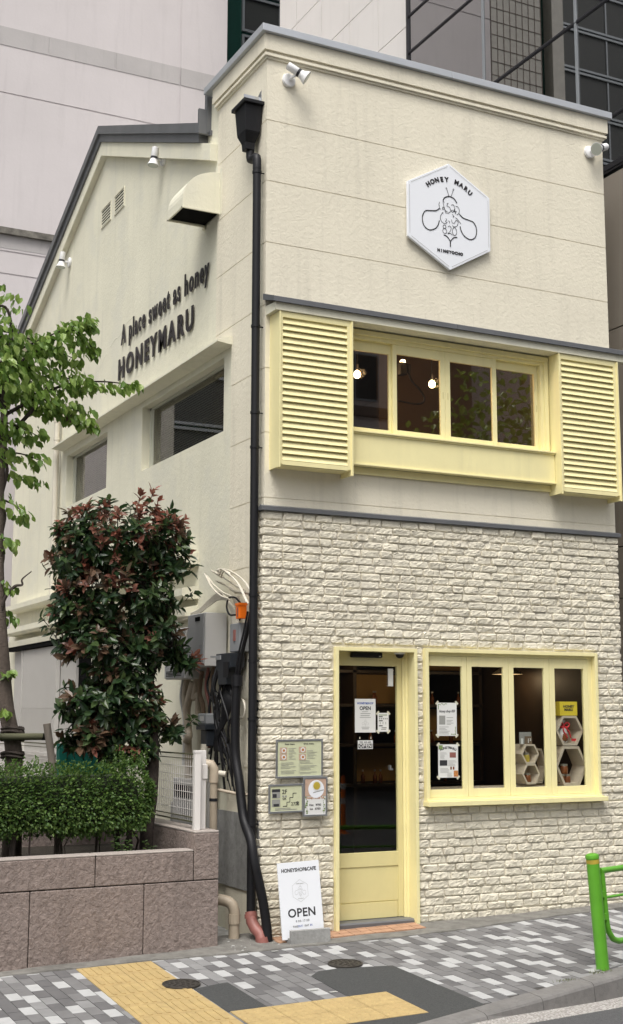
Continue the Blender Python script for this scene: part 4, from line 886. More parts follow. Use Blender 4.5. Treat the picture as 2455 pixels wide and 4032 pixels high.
br = thing('ceiling_projector', 'black bracketed device with a curling hose behind the second upper pane', 'device', (1.735, .45, 5.36)); B().box(-.05, .03, -.03, .05, -.10, .03, ch=.01).obj('body', 'black', br); B().box(.045, .075, -.015, .015, -.07, .02).obj('bracket', 'black', br); B().tube(cr3([(.06, 0, -.06), (.09, 0, -.14), (.18, 0, -.22), (.24, 0, -.30), (.22, 0, -.36), (.12, 0, -.38), (-.06, 0, -.37)]), .010, 8).obj('hose', 'black', br, smooth='auto'); B().lathe([(.03, 0), (.02, .02)], (-.02, -.02, .03), seg=12).obj('warm_lamp', 'bulb', br)

# ================================================================== SANDWICH BOARD
sb = thing('pavement_sign', 'white pavement board reading HONEYSHOP&CAFE OPEN leaning in a grey concrete foot', 'sign', (.285, -.24, gz(.285, -.24)))
bd = B(); 
brd = bpy.data.objects.new('board', None); 
b = B().box(-.205, .205, -.006, .006, 0, .625); bo = b.obj('board', 'signw', sb, bevel=.001)
yy = -.0068
text('lettering', 'HONEYSHOP&CAFE', .042, (0, yy, .545), X_, Z_, 'pb', bo, .0002, .0014, .92); text('lettering', 'OPEN', .098, (0, yy, .175), X_, Z_, 'pb', bo, .0002, .0022, 1.05, spacing=1.05); text('lettering', '9:00-17:00', .026, (0, yy, .130), X_, Z_, 'pb', bo, .0002, .0002, spacing=1.2)
text('lettering', 'TAKE', .022, (-.072, yy, .090), X_, Z_, 'pb', bo, .0002, .0003); text('lettering', 'OUT', .022, (-.025, yy, .090), X_, Z_, 'pbl', bo, .0002, .0004); text('lettering', '/ EAT', .022, (.035, yy, .090), X_, Z_, 'pb', bo, .0002, .0003); text('lettering', 'IN', .022, (.082, yy, .090), X_, Z_, 'pbl', bo, .0002, .0004)
strokes('bee_emblem', [([(p[0], p[1]+.385) for p in q[0]], q[1]*.9) for q in bee_lines(.17)]+[([(p[0], p[1]+.385) for p in (hexpts(0, 0, .075, .092, .046)+hexpts(0, 0, .075, .092, .046)[:1])], .0008)], .001, bo, 'pg', yy)
text('lettering', 'HONEY MARU', .012, (0, yy, .44), X_, Z_, 'pg', bo, .0002, .0001); text('lettering', 'NINGYOCHO', .009, (0, yy, .318), X_, Z_, 'pg', bo, .0002, .0001)
bo.location = (0, .0, .04); bo.rotation_euler = (R(-7), R(-1.4), R(4))
b = B(); b.prism([(-.09, -.01), (-.08, .115), (-.045, .118), (-.045, .05), (.0, .05), (.0, .08), (.03, .08), (.06, -.01)], -.175, .195, 'x'); ft = b.obj('concrete_foot', 'conc', sb, bevel=.003); ft.location = (.02, .0, 0)

# ================================================================== GROUND
def sheared(b, f=gz): b.v = [(x, y, z+f(x, y)) for x, y, z in b.v]; return b
def st(o): return tag(o, kind='structure')
def yk(x): return -2.394+.30*(x-1.197)
def khgt(x): return .018 if x < .2 else (.155 if x > 1.9 else .018+(x-.2)/1.7*.137)
def zr(x): return gz(x, yk(x)-.2)-khgt(x)
st(B().box(-150, 150, -150, 150, -.9, -.62).obj('ground', 'conc'))
b = B(); xs = [-8+.4*i for i in range(50)]
for i in range(len(xs)-1):
    a, c = xs[i], xs[i+1]
    b.quad((a, -24, -.26), (c, -24, -.26), (c, yk(c)-.40, zr(c)+.0), (a, yk(a)-.40, zr(a)+.0), 0)
    b.quad((a, yk(a)-.40, zr(a)+.0), (c, yk(c)-.40, zr(c)+.0), (c, yk(c)-.15, zr(c)+.004), (a, yk(a)-.15, zr(a)+.004), 1)
b.add([(-60, -24, -.26), (60, -24, -.26), (60, -9, -.26), (-60, -9, -.26)], [(0, 1, 2, 3)]) if 0 else None
st(b.obj('road', ['road', 'gut']))
st(B().box(-60, -8, -24, 4, -.5, -.3).box(11.6, 60, -24, 4, -.5, -.3).obj('road_beyond', 'road'))
b = B(); b.prism([(-8, yk(-8)), (9, yk(9)), (9, .3), (-8, .3)], -.35, -.004, 'z'); st(sheared(b).obj('pavement_bed', 'sand'))
b = B(); rr = random.Random(12); pw = .1006
x = -4.12; prev = []
while x < 8.5:
    i = round((x+4.12)/pw); y = -.15-(.1 if i % 2 else 0); cur = []; lastw = False
    while y > yk(x)-.1:
        y2 = y-.2
        if y2 > yk(x+.05)-.14:
            near = sum(1 for a_, c_ in prev if a_ < y and c_ > y2)
            pwh = .42 if near == 0 and not lastw else (.10 if near == 1 and not lastw else .05)
            q = rr.random(); m = 0 if q < pwh else rr.choice((1, 2, 2, 3, 3)); lastw = m == 0; dz = rr.uniform(-.0015, .0015); ti = rr.uniform(-.001, .001)
            if m == 0: cur.append((y2, y))
            b.box(x+.0030, x+pw-.0030, y2+.0030, y-.0030, -.03, dz, m)
            for k_ in (4, 5): vx = b.v[-8+k_]; b.v[-8+k_] = (vx[0], vx[1], vx[2]+ti)
        y = y2
    prev = cur; x += pw
st(sheared(b).obj('pavement', ['pw', 'pl', 'pm', 'pd']))
# kerb
b = B(); kx = [-8+.6*i for i in range(28)]+[9]; kx = sorted(set(kx))
for a, c in zip(kx[:-1], kx[1:]):
    a2 = a+.003; c2 = c-.003
    def prof_(x): 
        z = gz(x, yk(x)); h = khgt(x); n_ = Vector((.287, -.958)); o_ = []
        for t, dz in ((0, .004), (.005, .006), (.145, .004), (.165, -.004), (.178, -.020 if h > .05 else -.008), (.195, -h-.03 if h > .05 else -.03), (.195, -.3), (0, -.3)): o_.append((x+n_.x*t*0, yk(x)+n_.y*t, gz(x, yk(x)+n_.y*t)+dz))
        return o_
    p, q = prof_(a2), prof_(c2); n = len(p); o = len(b.v)
    b.add(p+q, [(k, n+k, n+(k+1) % n, (k+1) % n) for k in range(n)]+[tuple(range(n)), tuple(range(2*n-1, n-1, -1))])
st(b.obj('kerb', 'kerb'))
# concrete strip along the frontage, terracotta tiles at the door
ed = [(-8, -.35), (-2.31, -.318), (-1.0, -.329), (-.47, -.387), (.08, -.384), (1.12, -.419), (1.72, -.395), (2.78, -.271), (3.35, -.221), (3.75, -.205), (9, -.1)]
b = B(); rr = random.Random(6); 
for (x0, y0), (x1, y1) in zip(ed[:-1], ed[1:]):
    n = max(1, int((x1-x0)/.12)); 
    for k in range(n):
        a, c = k/n, (k+1)/n; xa, xb = x0+(x1-x0)*a, x0+(x1-x0)*c; ya, yb = y0+(y1-y0)*a, y0+(y1-y0)*c
        j1, j2 = .006*math.sin(xa*31)+.004*math.sin(xa*71), .006*math.sin(xb*31)+.004*math.sin(xb*71)
        inn = -.19 if -3 < xa < -.4 else .25
        h1, h2 = .010+.004*math.sin(xa*9), .010+.004*math.sin(xb*9)
        b.quad((xa, ya+j1, h1), (xb, yb+j2, h2), (xb, .25, .016), (xa, .25, .016)); b.quad((xa, ya+j1-.006, -.02), (xb, yb+j2-.006, -.02), (xb, yb+j2, h2), (xa, ya+j1, h1))
st(sheared(b).obj('frontage_strip', 'strip'))
b = B()
for i in range(14):
    for j in range(3):
        x0 = .06+i*.1035+j*.012; b.box(x0, x0+.0975, -.235+j*.105, -.1415+j*.105, .0, .0205+.0008*math.sin(i*3+j))
st(sheared(b).obj('doorstep_tiles', 'orange'))
# asphalt patches
def poly(name, pts, z, m):
    b = B(); b.prism(pts, z-.03, z, 'z'); return sheared(b).obj(name, m)
P1 = [(-.075, -1.22), (.10, -1.20), (.54, -1.30), (.535, -2.35), (.53, yk(.53)+.005), (-.1, yk(-.1)+.005), (-1.4, yk(-1.4)+.01), (-1.4, -2.60), (.05, -2.60), (.075, -1.98), (-.225, -1.98), (-.19, -1.33)]
st(poly('asphalt_patch', P1, .0042, 'asph')); st(poly('asphalt_patch', [(-1.13, -1.30), (-.90, -1.24), (-.835, -1.23), (-.855, -1.985), (-1.15, -1.985)], .0042, 'asph'))
# tactile paving
b = B(); T = .307; sk = lambda x, y: x+.030*(y+.34)
def ttile(x0, y1, kind):
    bb = B(); bb.box(x0+.003, x0+T-.003, y1-T+.003, y1-.003, -.02, .0062)
    if kind == 'bar':
        for i in range(4): bb.box(x0+.040+i*.0645, x0+.068+i*.0645, y1-T+.03, y1-.03, .0062, .0115)
    else:
        for i in range(5):
            for j in range(5):
                cx, cy = x0+.034+i*.06, y1-.034-j*.06; bb.lathe([(.0135, .0062), (.010, .0102)], (cx, cy, 0), seg=8)
    bb.v = [(sk(x, y), y, z) for x, y, z in bb.v]; b.add(bb.v, bb.f)
for k in range(10):
    for j in range(2): ttile(-1.727+j*T, -.34-k*T, 'bar')
for k in range(2):
    for j in range(4): ttile(-1.727+2*T+.002+j*T+.02, -1.985-k*T, 'dot')
st(sheared(b).obj('tactile_paving', 'tact'))
def manhole(x, y, r, label):
    t = thing('manhole_cover', label, 'manhole cover', (x, y, gz(x, y)+.0125), 'small round manhole covers in the pavement'); t.rotation_euler = (R(2.3), R(-1.03), 0)
    B().lathe([(r, -.02), (r, .002), (r-.012, .003), (r-.013, -.004)], (0, 0, 0), seg=40).obj('ring', 'iron', t)
    b = B(); b.lathe([(r-.015, -.02), (r-.015, .0)], (0, 0, 0), seg=40)
    for k in range(26):
        a = k*2.4; q = (r-.03)*math.sqrt((k+.5)/26); b.box(q*math.cos(a)-.011, q*math.cos(a)+.011, q*math.sin(a)-.004, q*math.sin(a)+.004, 0, .0035)
    b.tube([((r-.02)*math.cos(a*.157), (r-.02)*math.sin(a*.157), .0) for a in range(41)], .003, 5)
    b.obj('lid', 'iron', t)
manhole(.225, -1.10, .138, 'round iron manhole cover at the head of the larger dark asphalt patch'); manhole(-1.17, -1.15, .142, 'round iron manhole cover overlapping the edge of the yellow tactile strip')
b = B(); rr = random.Random(31)
for i in range(60):
    x, y = rr.uniform(-.38, .2), rr.uniform(-.36, .15); s = rr.uniform(.004, .026) if i < 18 else rr.uniform(.003, .01); z = gz(x, y)+.013
    a = rr.uniform(0, 3); c, s_ = math.cos(a)*s, math.sin(a)*s
    b.add([(x+c, y+s_, z), (x-s_*.6, y+c*.6, z), (x-c, y-s_*.8, z), (x+s_*.7, y-c*.6, z), (x+.1*c, y, z+s*.3)], [(0, 1, 4), (1, 2, 4), (2, 3, 4), (3, 0, 4)])
for x, y in ((-.36, -1.72), (-.08, -.45), (2.85, -.36), (2.9, -.40), (-.26, -1.83), (1.9, -.9)):
    z = gz(x, y)+.004; b.box(x-.03, x+.028, y-.012, y+.012, z, z+.004)
tag(b.obj('litter', 'litter'), 'pale stone chips and scraps scattered on the pavement near the drain', 'litter', kind='stuff')

# ================================================================== GUARD RAIL
gr = thing('guard_rail', 'bright green pavement guard rail post with tubular rail at the kerb', 'guard rail', (1.946, -2.126, gz(1.946, -2.126)))
lean = lambda z: -.075*z/.87
b = B(); b.tube([(0, 0, -.05), (lean(.86), 0, .86)], .0505, 28); b.obj('post', 'lime', gr, smooth='auto')
B().lathe([(.0535, -.012), (.0545, .006), (.050, .018), (.03, .026), (.0, .028)], (lean(.86), 0, .855), (-.085, 0, 1), 28).obj('cap', 'lime', gr, smooth='auto'); B().tube([(lean(.80), 0, .806), (lean(.84), 0, .838)], .0512, 28).obj('yellow_band', 'gold', gr, smooth='auto')
kd = Vector((.958, .287, 0)); q = lambda s, z: tuple(kd*s+Z_*z+Vector((lean(z), 0, 0)))
b = B(); b.tube([q(.105, .742), q(.105, .45), q(.108, .33), q(.125, .27), q(.17, .215), q(.24, .19), q(.5, .185), q(1.4, .185), q(1.6, .20), q(1.68, .30), q(1.69, .742)], .0235, 16)
b.tube([q(.085, .742), q(1.71, .742)], .0235, 16); b.tube([q(.12, .535), q(1.68, .535)], .011, 10); b.obj('rail', 'lime', gr, smooth='auto')
b = B()
for z in (.565, .395):
    c = q(.06, z); b.box(c[0]-.022, c[0]+.03, c[1]-.016, c[1]+.016, z-.024, z+.024)
b.obj('bracket', 'lime', gr)
b = B()
for z in (.565, .395):
    c = q(.06, z); b.lathe([(.010, -.036), (.010, .034)], (c[0], c[1], z), seg=8)
b.obj('bolt', 'mull', gr)
B().tube([q(1.80, -.05), q(1.80, .86)], .0505, 28).obj('post', 'lime', gr, smooth='auto')
def tuft(x, y, n, s, label):
    b = B(); rr = random.Random(int(x*99))
    for i in range(n):
        px, py = x+rr.gauss(0, .05), y+rr.gauss(0, .02); h = rr.uniform(.3, 1)*s; a = rr.uniform(0, 6.28); z = gz(px, py)
        b.add([(px-.002, py, z), (px+.002, py, z), (px+math.cos(a)*h*.5, py+math.sin(a)*h*.5, z+h)], [(0, 1, 2)])
    tag(b.obj('weeds', M2['weed']), label, 'weeds', kind='stuff')
M2 = {'weed': leafmat('weed_leaf', (.10, .14, .04), (.16, .19, .07), (.22, .21, .09))}
tuft(1.86, -2.2, 70, .045, 'short dry weeds at the foot of the green post'); tuft(1.5, -2.29, 50, .03, 'short dry weeds growing in the kerb joint')
b = B(); b.prism([(1.80, -2.19), (2.2, -2.07), (2.3, -2.03), (1.95, -2.09)], .0, .01, 'z'); st(sheared(b).obj('mortar_fillet', 'pl'))

# ================================================================== BICYCLE (parked at the right, mostly out of frame)
bi = thing('bicycle', 'parked bicycle with a red reflector at the right edge, behind the green rail', 'bicycle', (4.08, -.42, gz(4.08, -.42)))
for cx, nm in ((.33, 'wheel'), (1.36, 'wheel')):
    w_ = B().tube([(cx+.31*math.cos(a*.1745), 0, .33+.31*math.sin(a*.1745)) for a in range(37)], .017, 8).obj(nm, 'black', bi, smooth='auto')
    b = B(); [b.tube([(cx, 0, .33), (cx+.30*math.cos(a*.524), 0, .33+.30*math.sin(a*.524))], .0015, 4) for a in range(12)]; b.obj('spokes', 'alu', w_)
b = B(); b.tube([(.33, 0, .33), (.75, 0, .30), (.62, 0, .80), (.33, 0, .33)], .014, 8); b.tube([(.75, 0, .30), (1.18, 0, .75), (1.22, 0, .98)], .016, 8); b.tube([(1.18, 0, .75), (1.36, 0, .33)], .013, 8); b.obj('frame', 'black', bi, smooth='auto')
b = B(); b.tube([(.03, 0, .42), (.06, 0, .60), (.2, 0, .69), (.45, 0, .68)], .022, 8); b.obj('mudguard', 'black', bi, smooth='auto')
B().box(.0, .02, -.03, .03, .50, .585, ch=.003).obj('reflector', 'red', bi); B().box(.48, .74, -.07, .07, .84, .89, ch=.02).obj('saddle', 'black', bi); B().tube([(1.22, -.28, 1.0), (1.24, 0, .98), (1.22, .28, 1.0)], .013, 8).obj('handlebar', 'alu', bi, smooth='auto')

# ================================================================== PLANTER
yf = lambda x: -.10+.05*(x+.44)
pt = thing('granite_planter', 'pinkish-brown rough granite planter wall with raised corner pier beside the shop', 'planter', (0, 0, 0))
def blk(x0, x1, z0, z1, m='granite', name='block'):
    b = B(); th = .175; n = max(2, int((x0-x1)/.04)) if 0 else 1
    b.prism([(x1+.003, yf(x1)), (x0-.003, yf(x0)), (x0-.003, yf(x0)+th), (x1+.003, yf(x1)+th)], z0, z1, 'z'); return b.obj(name, m, pt, bevel=.007)
lo = [-.438, -1.108, -2.06, -3.0, -3.95]; hi = [-.670, -1.53, -2.39, -3.25, -4.1]
for a, c in zip(lo[:-1], lo[1:]): blk(a, c, -.25, .522)
for a, c in zip(hi[:-1], hi[1:]): blk(a, c, .530, .762)
for a, c in zip(hi[:-1], hi[1:]): blk(a, c, .7625, .778, 'granitep', 'coping')
b = B(); b.prism([(-.667, yf(-.667)), (-.441, yf(-.441)), (-.441, .25), (-.667, .25)], .530, .905, 'z'); b.obj('pier', 'granite', pt, bevel=.007)
b = B(); b.prism([(-.667, yf(-.667)+.003), (-.441, yf(-.441)+.003), (-.441, 8), (-.667, 8)], .906, .925, 'z'); b.obj('coping', 'granitep', pt, bevel=.006)
b = B(); b.box(-.665, -.443, .252, 8, -.25, .904); b.box(-.60, -.443, .07, .25, -.25, .522); b.box(-4, -.67, 1.9, 2.05, .3, .86); b.obj('return_wall', 'granite', pt)
b = B(); b.box(-4.0, -.445, -.02, .12, -.25, .765); b.v = [(x, y+yf(x)+.03, z) for x, y, z in b.v]; b.obj('joint_backing', 'dark', pt)
st(B().box(-6, -.67, .06, 1.9, .2, .66).obj('soil', 'soil')); st(B().box(-8, -.44, 2.05, 10.4, -.3, -.05).box(-.44, 0.02, .26, 10.4, -.3, -.03).obj('side_yard', 'conc'))

# mesh fence on the return wall
fe = thing('mesh_fence', 'cream wire-mesh fence with a white end post on the planter return wall', 'fence', (-.56, .02, .925))
b = B(); b.box(-.075, -.022, -.045, .005, 0, .655); b.box(-.078, -.019, -.048, .008, .640, .662); b.obj('end_post', 'panel', fe, bevel=.003)
b = B(); b.box(-.018, .055, .03, .10, .0, .66); b.box(.02, .065, .02, .04, .42, .54); b.obj('rear_post', 'panel', fe, bevel=.003)
for y in (2.0, 4.0, 6.0): B().box(-.02, .02, y-.02, y+.02, 0, .66).obj('post', 'panel', fe)
b = B(); b.box(-.052, -.036, .0, 7.5, .622, .634); b.box(-.052, -.036, .0, 7.5, .585, .592); b.box(-.052, -.036, .0, 7.5, .055, .067); b.box(-.052, -.036, .0, 7.5, .095, .102); b.obj('rail', 'bamboo', fe)
b = B()
for i in range(150): y = .05+i*.05; b.box(-.0455, -.0425, y-.0024, y+.0024, .06, .632)
for i in range(6): b.box(-.0485, -.0455, .0, 7.5, .16+i*.072, .1645+i*.072)
b.obj('wire_mesh', 'panel', fe); B().box(-.06, -.03, -.01, .02, .58, .60).box(-.06, -.03, -.01, .02, .06, .09).obj('clamp', 'alu', fe)
b = B().box(-1.35, -1.28, 1.6, 1.7, 1.0, 1.62).box(-1.32, -.78, 1.62, 1.66, 1.02, 1.58); tag(b.obj('teal_sheet', 'grn'), 'dark teal sheet half hidden behind the lower leaves of the red-leaved shrub', 'sheet')
# low equipment in the side yard seen through the mesh
b = B(); b.box(-.16, 0.0, 1.0, 1.75, 0, 1.28, ch=.008); yu = b.obj('wall_unit', 'heater'); tag(yu, 'pale grey cabinet with dark grille standing behind the mesh fence', 'cabinet'); B().box(-.165, -.159, 1.05, 1.7, 1.10, 1.22).obj('grille', 'dark', yu)
b = B(); b.tube([(-.2, .86, 0), (-.2, .86, 1.62)], .030, 10); b.tube(cr3([(-.2, .62, .4), (-.2, .62, 1.28), (-.19, .58, 1.36), (-.12, .52, 1.36)]), .026, 10); tag(b.obj('yard_pipes', 'cable', smooth='auto'), 'pale upright pipes behind the mesh fence', 'pipes')

# ================================================================== PLANTS
def leaf(b, p, d, n, L, Wd, mi=0, fold=.18, curl=.1):
    d = d.normalized(); s = d.cross(n); 
    if s.length < 1e-4: s = d.cross(Vector((.3, .5, .8)))
    s.normalize(); n = s.cross(d)
    P = lambda t, u, h: p+d*(L*t)+s*(Wd*u)+n*(h)
    f = fold*Wd; c = -curl*L
    b.add([P(0, 0, 0), P(.3, .46, f), P(.68, .40, f+c*.4), P(1, 0, c), P(.68, -.40, f+c*.4), P(.3, -.46, f), P(.5, 0, c*.2)], [(0, 6, 3, 2, 1), (0, 5, 4, 3, 6)], mi)
def rv(rr): 
    while True:
        v = Vector((rr.uniform(-1, 1), rr.uniform(-1, 1), rr.uniform(-1, 1)))
        if .05 < v.length < 1: return v
GL = [leafmat('broad_leaf', (.10, .19, .035), (.18, .29, .055), (.31, .42, .11), .38), leafmat('withered_leaf', (.07, .03, .02), (.09, .05, .03), (.05, .03, .02))]
PH = [leafmat('shrub_leaf', (.018, .045, .018), (.034, .070, .024), (.08, .12, .040), .30), leafmat('red_leaf', (.26, .080, .05), (.32, .145, .105), (.20, .095, .062), .35), leafmat('bronze_leaf', (.12, .07, .04), (.16, .10, .065), (.09, .075, .04), .35)]
HG = [leafmat('hedge_leaf', (.045, .100, .022), (.085, .165, .034), (.17, .26, .06), .5)]

def green_tree():
    rr = random.Random(21); t = thing('green_tree', 'young street tree with bright green leaves and a leaning grey trunk at the left edge', 'tree', (-1.97, .8, .64)); O = Vector((-1.97, .8, .64))
    tr = [(-1.965, .8, .5), (-1.975, .8, 1.3), (-1.985, .8, 1.60), (-2.06, .8, 1.95), (-2.105, .8, 2.35), (-2.14, .8, 2.70), (-2.17, .8, 3.12), (-2.19, .8, 3.9), (-2.17, .8, 4.36), (-2.2, .8, 5.1)]
    B().tube([Vector(p)-O for p in cr3(tr, 4)], [.085-.0016*i for i in range(len(cr3(tr, 4)))], 14).obj('trunk', 'trunk', t, smooth='auto')
    b = B()
    for z, w in ((1.53, .018), (1.56, .02), (1.68, .02), (1.74, .018), (1.77, .016)): b.tube([Vector((-1.99+.095*math.cos(a*.5236)-.03*(z-1.5), .8+.095*math.sin(a*.5236), z+.01*math.sin(a)))-O for a in range(13)], w*.7, 6)
    b.obj('hemp_binding', 'bark2', t, smooth='auto')
    lobes = [((-2.15, .8, 5.05), (-1.42, .7, 5.46), .14), ((-2.3, .7, 5.25), (-1.55, .8, 5.10), .16), ((-1.6, .75, 5.36), (-1.36, .75, 5.16), .08), ((-1.5, .7, 5.48), (-1.42, .7, 5.40), .06), ((-2.3, .8, 4.98), (-1.45, .8, 4.88), .17), ((-1.6, .8, 4.86), (-.97, .72, 4.90), .075), ((-2.3, .9, 5.2), (-1.9, .9, 4.9), .22),
             ((-2.3, .75, 4.72), (-1.42, .8, 4.60), .13), ((-2.35, .7, 4.85), (-1.7, .75, 4.62), .18), ((-1.75, .8, 4.62), (-1.33, .78, 4.48), .06), ((-2.35, .75, 4.45), (-1.85, .75, 4.33), .13), ((-2.2, .75, 4.15), (-1.85, .75, 4.12), .10), ((-2.15, .75, 4.0), (-1.78, .78, 3.92), .055), ((-2.2, .8, 3.75), (-1.95, .75, 3.62), .09), ((-2.2, .8, 3.4), (-2.03, .75, 3.35), .07), ((-2.15, .8, 3.05), (-2.05, .75, 2.95), .05), ((-2.1, .78, 2.75), (-2.03, .75, 2.70), .05), ((-2.1, .78, 2.2), (-2.06, .7, 2.28), .04), ((-2.12, .78, 1.95), (-2.05, .7, 1.92), .035), ((-2.8, .8, 5.0), (-2.2, .8, 4.8), .4), ((-2.9, .8, 4.4), (-2.3, .8, 4.2), .35), ((-2.2, .8, 5.5), (-2.6, .8, 5.3), .25)]
    b = B(); lf = B()
    for p0, p1, r in lobes:
        p0, p1 = Vector(p0), Vector(p1); base = Vector((-2.17, .8, min(max(p0.z-.35, 2.0), 4.9)))
        if r > .06: b.tube([v-O for v in cr3([base, (base+p0)/2+Vector((.05, 0, .05)), p0, (p0+p1)/2+Vector((0, 0, .03)), p1], 5)], [.020-.0008*i for i in range(21)], 6)
        ln = (p1-p0).length; n = int((215 if p0[2] > 4.3 or r > .3 else 120)*(ln+.12)*(r+.05)/.18)
        for i in range(n):
            u = rr.random(); v = rv(rr); taper = 1-.45*u
            c = p0.lerp(p1, u)+Vector((v.x*r*1.15, v.y*r*2.2, v.z*r*1.1))*taper
            dirn = ((p1-p0).normalized()*.5+Vector((rr.uniform(-1, 1), rr.uniform(-1, 1), 0))*.8+Vector((0, 0, -rr.uniform(.3, 1.3))))
            nn = Vector((rr.uniform(-.7, .7), rr.uniform(-1.0, .5), rr.uniform(.3, 1.3))); L = rr.uniform(.050, .105)
            leaf(lf, c-O, dirn, nn, L, L*rr.uniform(.60, .75), 0, .12, .18)
    for i in range(9):
        c = Vector((-1.62+rr.uniform(-.03, .03), .72, 4.62+rr.uniform(-.12, .04))); leaf(lf, c-O, Vector((rr.uniform(-.3, .3), 0, -1)), rv(rr), .06, .025, 1, .3, .3)
    b.tube([Vector(p)-O for p in cr3([(-2.17, .8, 4.25), (-2.05, .78, 4.42), (-1.93, .76, 4.58), (-1.8, .75, 4.8)])], .018, 8)
    b.tube([Vector(p)-O for p in cr3([(-2.14, .8, 2.62), (-2.13, .75, 2.85), (-2.05, .72, 2.98), (-1.985, .70, 3.0), (-1.985, .70, 3.05), (-1.91, .68, 3.12)])], [.02-.0004*i for i in range(41)], 8)
    b.obj('branches', 'bark2', t, smooth='auto'); lf.obj('crown', GL, t)
green_tree()

def red_shrub():
    rr = random.Random(17); t = thing('red_leaved_shrub', 'tall evergreen shrub with dark leaves and red new growth behind the hedge', 'shrub', (-.86, .62, .64)); O = Vector((-.86, .62, .64))
    blobs = [(-1.12, 3.46, .60, .36, .36), (-1.50, 3.30, .30, .36, .3), (-.70, 3.40, .25, .36, .3), (-1.12, 2.95, .60, .32, .36), (-1.52, 2.86, .22, .3, .25), (-1.32, 2.50, .36, .28, .3), (-.82, 2.60, .30, .28, .3), (-1.28, 1.98, .40, .26, .3), (-.98, 1.95, .34, .26, .28), (-1.38, 1.68, .30, .18, .26), (-1.0, 1.62, .30, .22, .25), (-1.05, 2.25, .35, .2, .3), (-.50, 2.38, .13, .10, .12), (-.60, 1.75, .10, .08, .1)]
    ros = []
    for cx, cz, rx, rz, ry in blobs:
        n = int(rx*rz*700)+6
        for i in range(n):
            v = rv(rr).normalized()*rr.uniform(.45, 1.0)**.5
            ros.append((Vector((cx+v.x*rx, .66+v.y*ry, cz+v.z*rz)), Vector((v.x, v.y*.8, v.z+.45))))
    for p in [(-.95, 3.86), (-.82, 3.92), (-.78, 3.80), (-.88, 3.78), (-.66, 3.74), (-.60, 3.66), (-1.25, 3.80), (-1.28, 3.72), (-1.62, 3.66), (-1.45, 3.68), (-.55, 3.55), (-.47, 3.35), (-.42, 3.25), (-1.78, 3.22), (-1.83, 2.72), (-1.75, 2.62), (-.43, 3.0), (-.35, 2.38), (-.50, 2.52), (-.40, 1.85), (-1.68, 3.55)]:
        ros.append((Vector((p[0], .62, p[1])), Vector((p[0]+1.1, 0, .8))))
    lf = B(); tw = B()
    for c, d in ros:
        d = d.normalized(); q = noise.noise(Vector((c.x*2.6, 3, c.z*2.6)))
        pr = .62 if c.z > 3.60 else (.26 if q > .12 else .06); pr += .25 if (-.9 < c.x < -.4 and 2.9 < c.z < 3.15) else 0
        k = 1 if rr.random() < pr else (2 if rr.random() < .16 else 0)
        nl = rr.randint(6, 10); a0 = rr.uniform(0, 6.28); u = d.cross(Z_ if abs(d.z) < .9 else X_).normalized(); w = d.cross(u)
        tw.tube([c-O-d*.11, c-O], [.004, .003], 4)
        for j in range(nl):
            a = a0+j*2.4; open_ = .45+.5*(j/nl) if k else .7+.5*(j/nl); dd = d*(1.25-open_)+(u*math.cos(a)+w*math.sin(a))*open_
            L = rr.uniform(.078, .125)*(.85 if k == 1 else 1); leaf(lf, c-O-d*(.02*j*.5)+rv(rr)*.02, dd+rv(rr)*.45+Vector((0, -.1, -.15)), d+rv(rr)*.6+Vector((0, -.3, .3)), L, L*rr.uniform(.40, .56), k, .16, rr.uniform(.0, .25))
    b = tw
    def br(pts, r0, r1):
        p = cr3(pts, 6); n = len(p); b.tube([Vector(v)-O for v in p], [r0+(r1-r0)*i/(n-1) for i in range(n)], 10)
    m = B()
    def brm(pts, r0, r1):
        p = cr3(pts, 6); n = len(p); m.tube([Vector(v)-O for v in p], [r0+(r1-r0)*i/(n-1) for i in range(n)], 12)
    brm([(-.84, .6, .55), (-.83, .6, .9), (-.80, .6, 1.2), (-.79, .6, 1.5), (-.80, .62, 1.75), (-.84, .62, 1.86)], .062, .052)
    brm([(-.82, .62, 1.80), (-.90, .60, 1.95), (-1.02, .58, 2.05), (-1.14, .6, 2.2), (-1.2, .65, 2.6), (-1.15, .68, 3.1)], .050, .018)
    brm([(-.81, .62, 1.78), (-.78, .64, 1.95), (-.80, .66, 2.2), (-.72, .64, 2.40), (-.62, .62, 2.52), (-.60, .62, 2.62)], .040, .012)
    brm([(-.80, .66, 2.2), (-.85, .68, 2.7), (-.78, .68, 3.1), (-.75, .66, 3.5)], .028, .010); brm([(-.80, .6, 1.3), (-.92, .62, 1.5), (-1.05, .65, 1.62)], .03, .012); brm([(-1.1, .64, 2.1), (-1.35, .66, 2.5), (-1.45, .66, 3.0), (-1.4, .66, 3.3)], .022, .008)
    brm([(-1.14, .6, 2.2), (-.98, .5, 2.46), (-.84, .42, 2.42)], .012, .005)
    m.obj('trunk', 'bark2', t, smooth='auto'); tw.obj('twigs', 'bark2', t); lf.obj('crown', PH, t)
red_shrub()

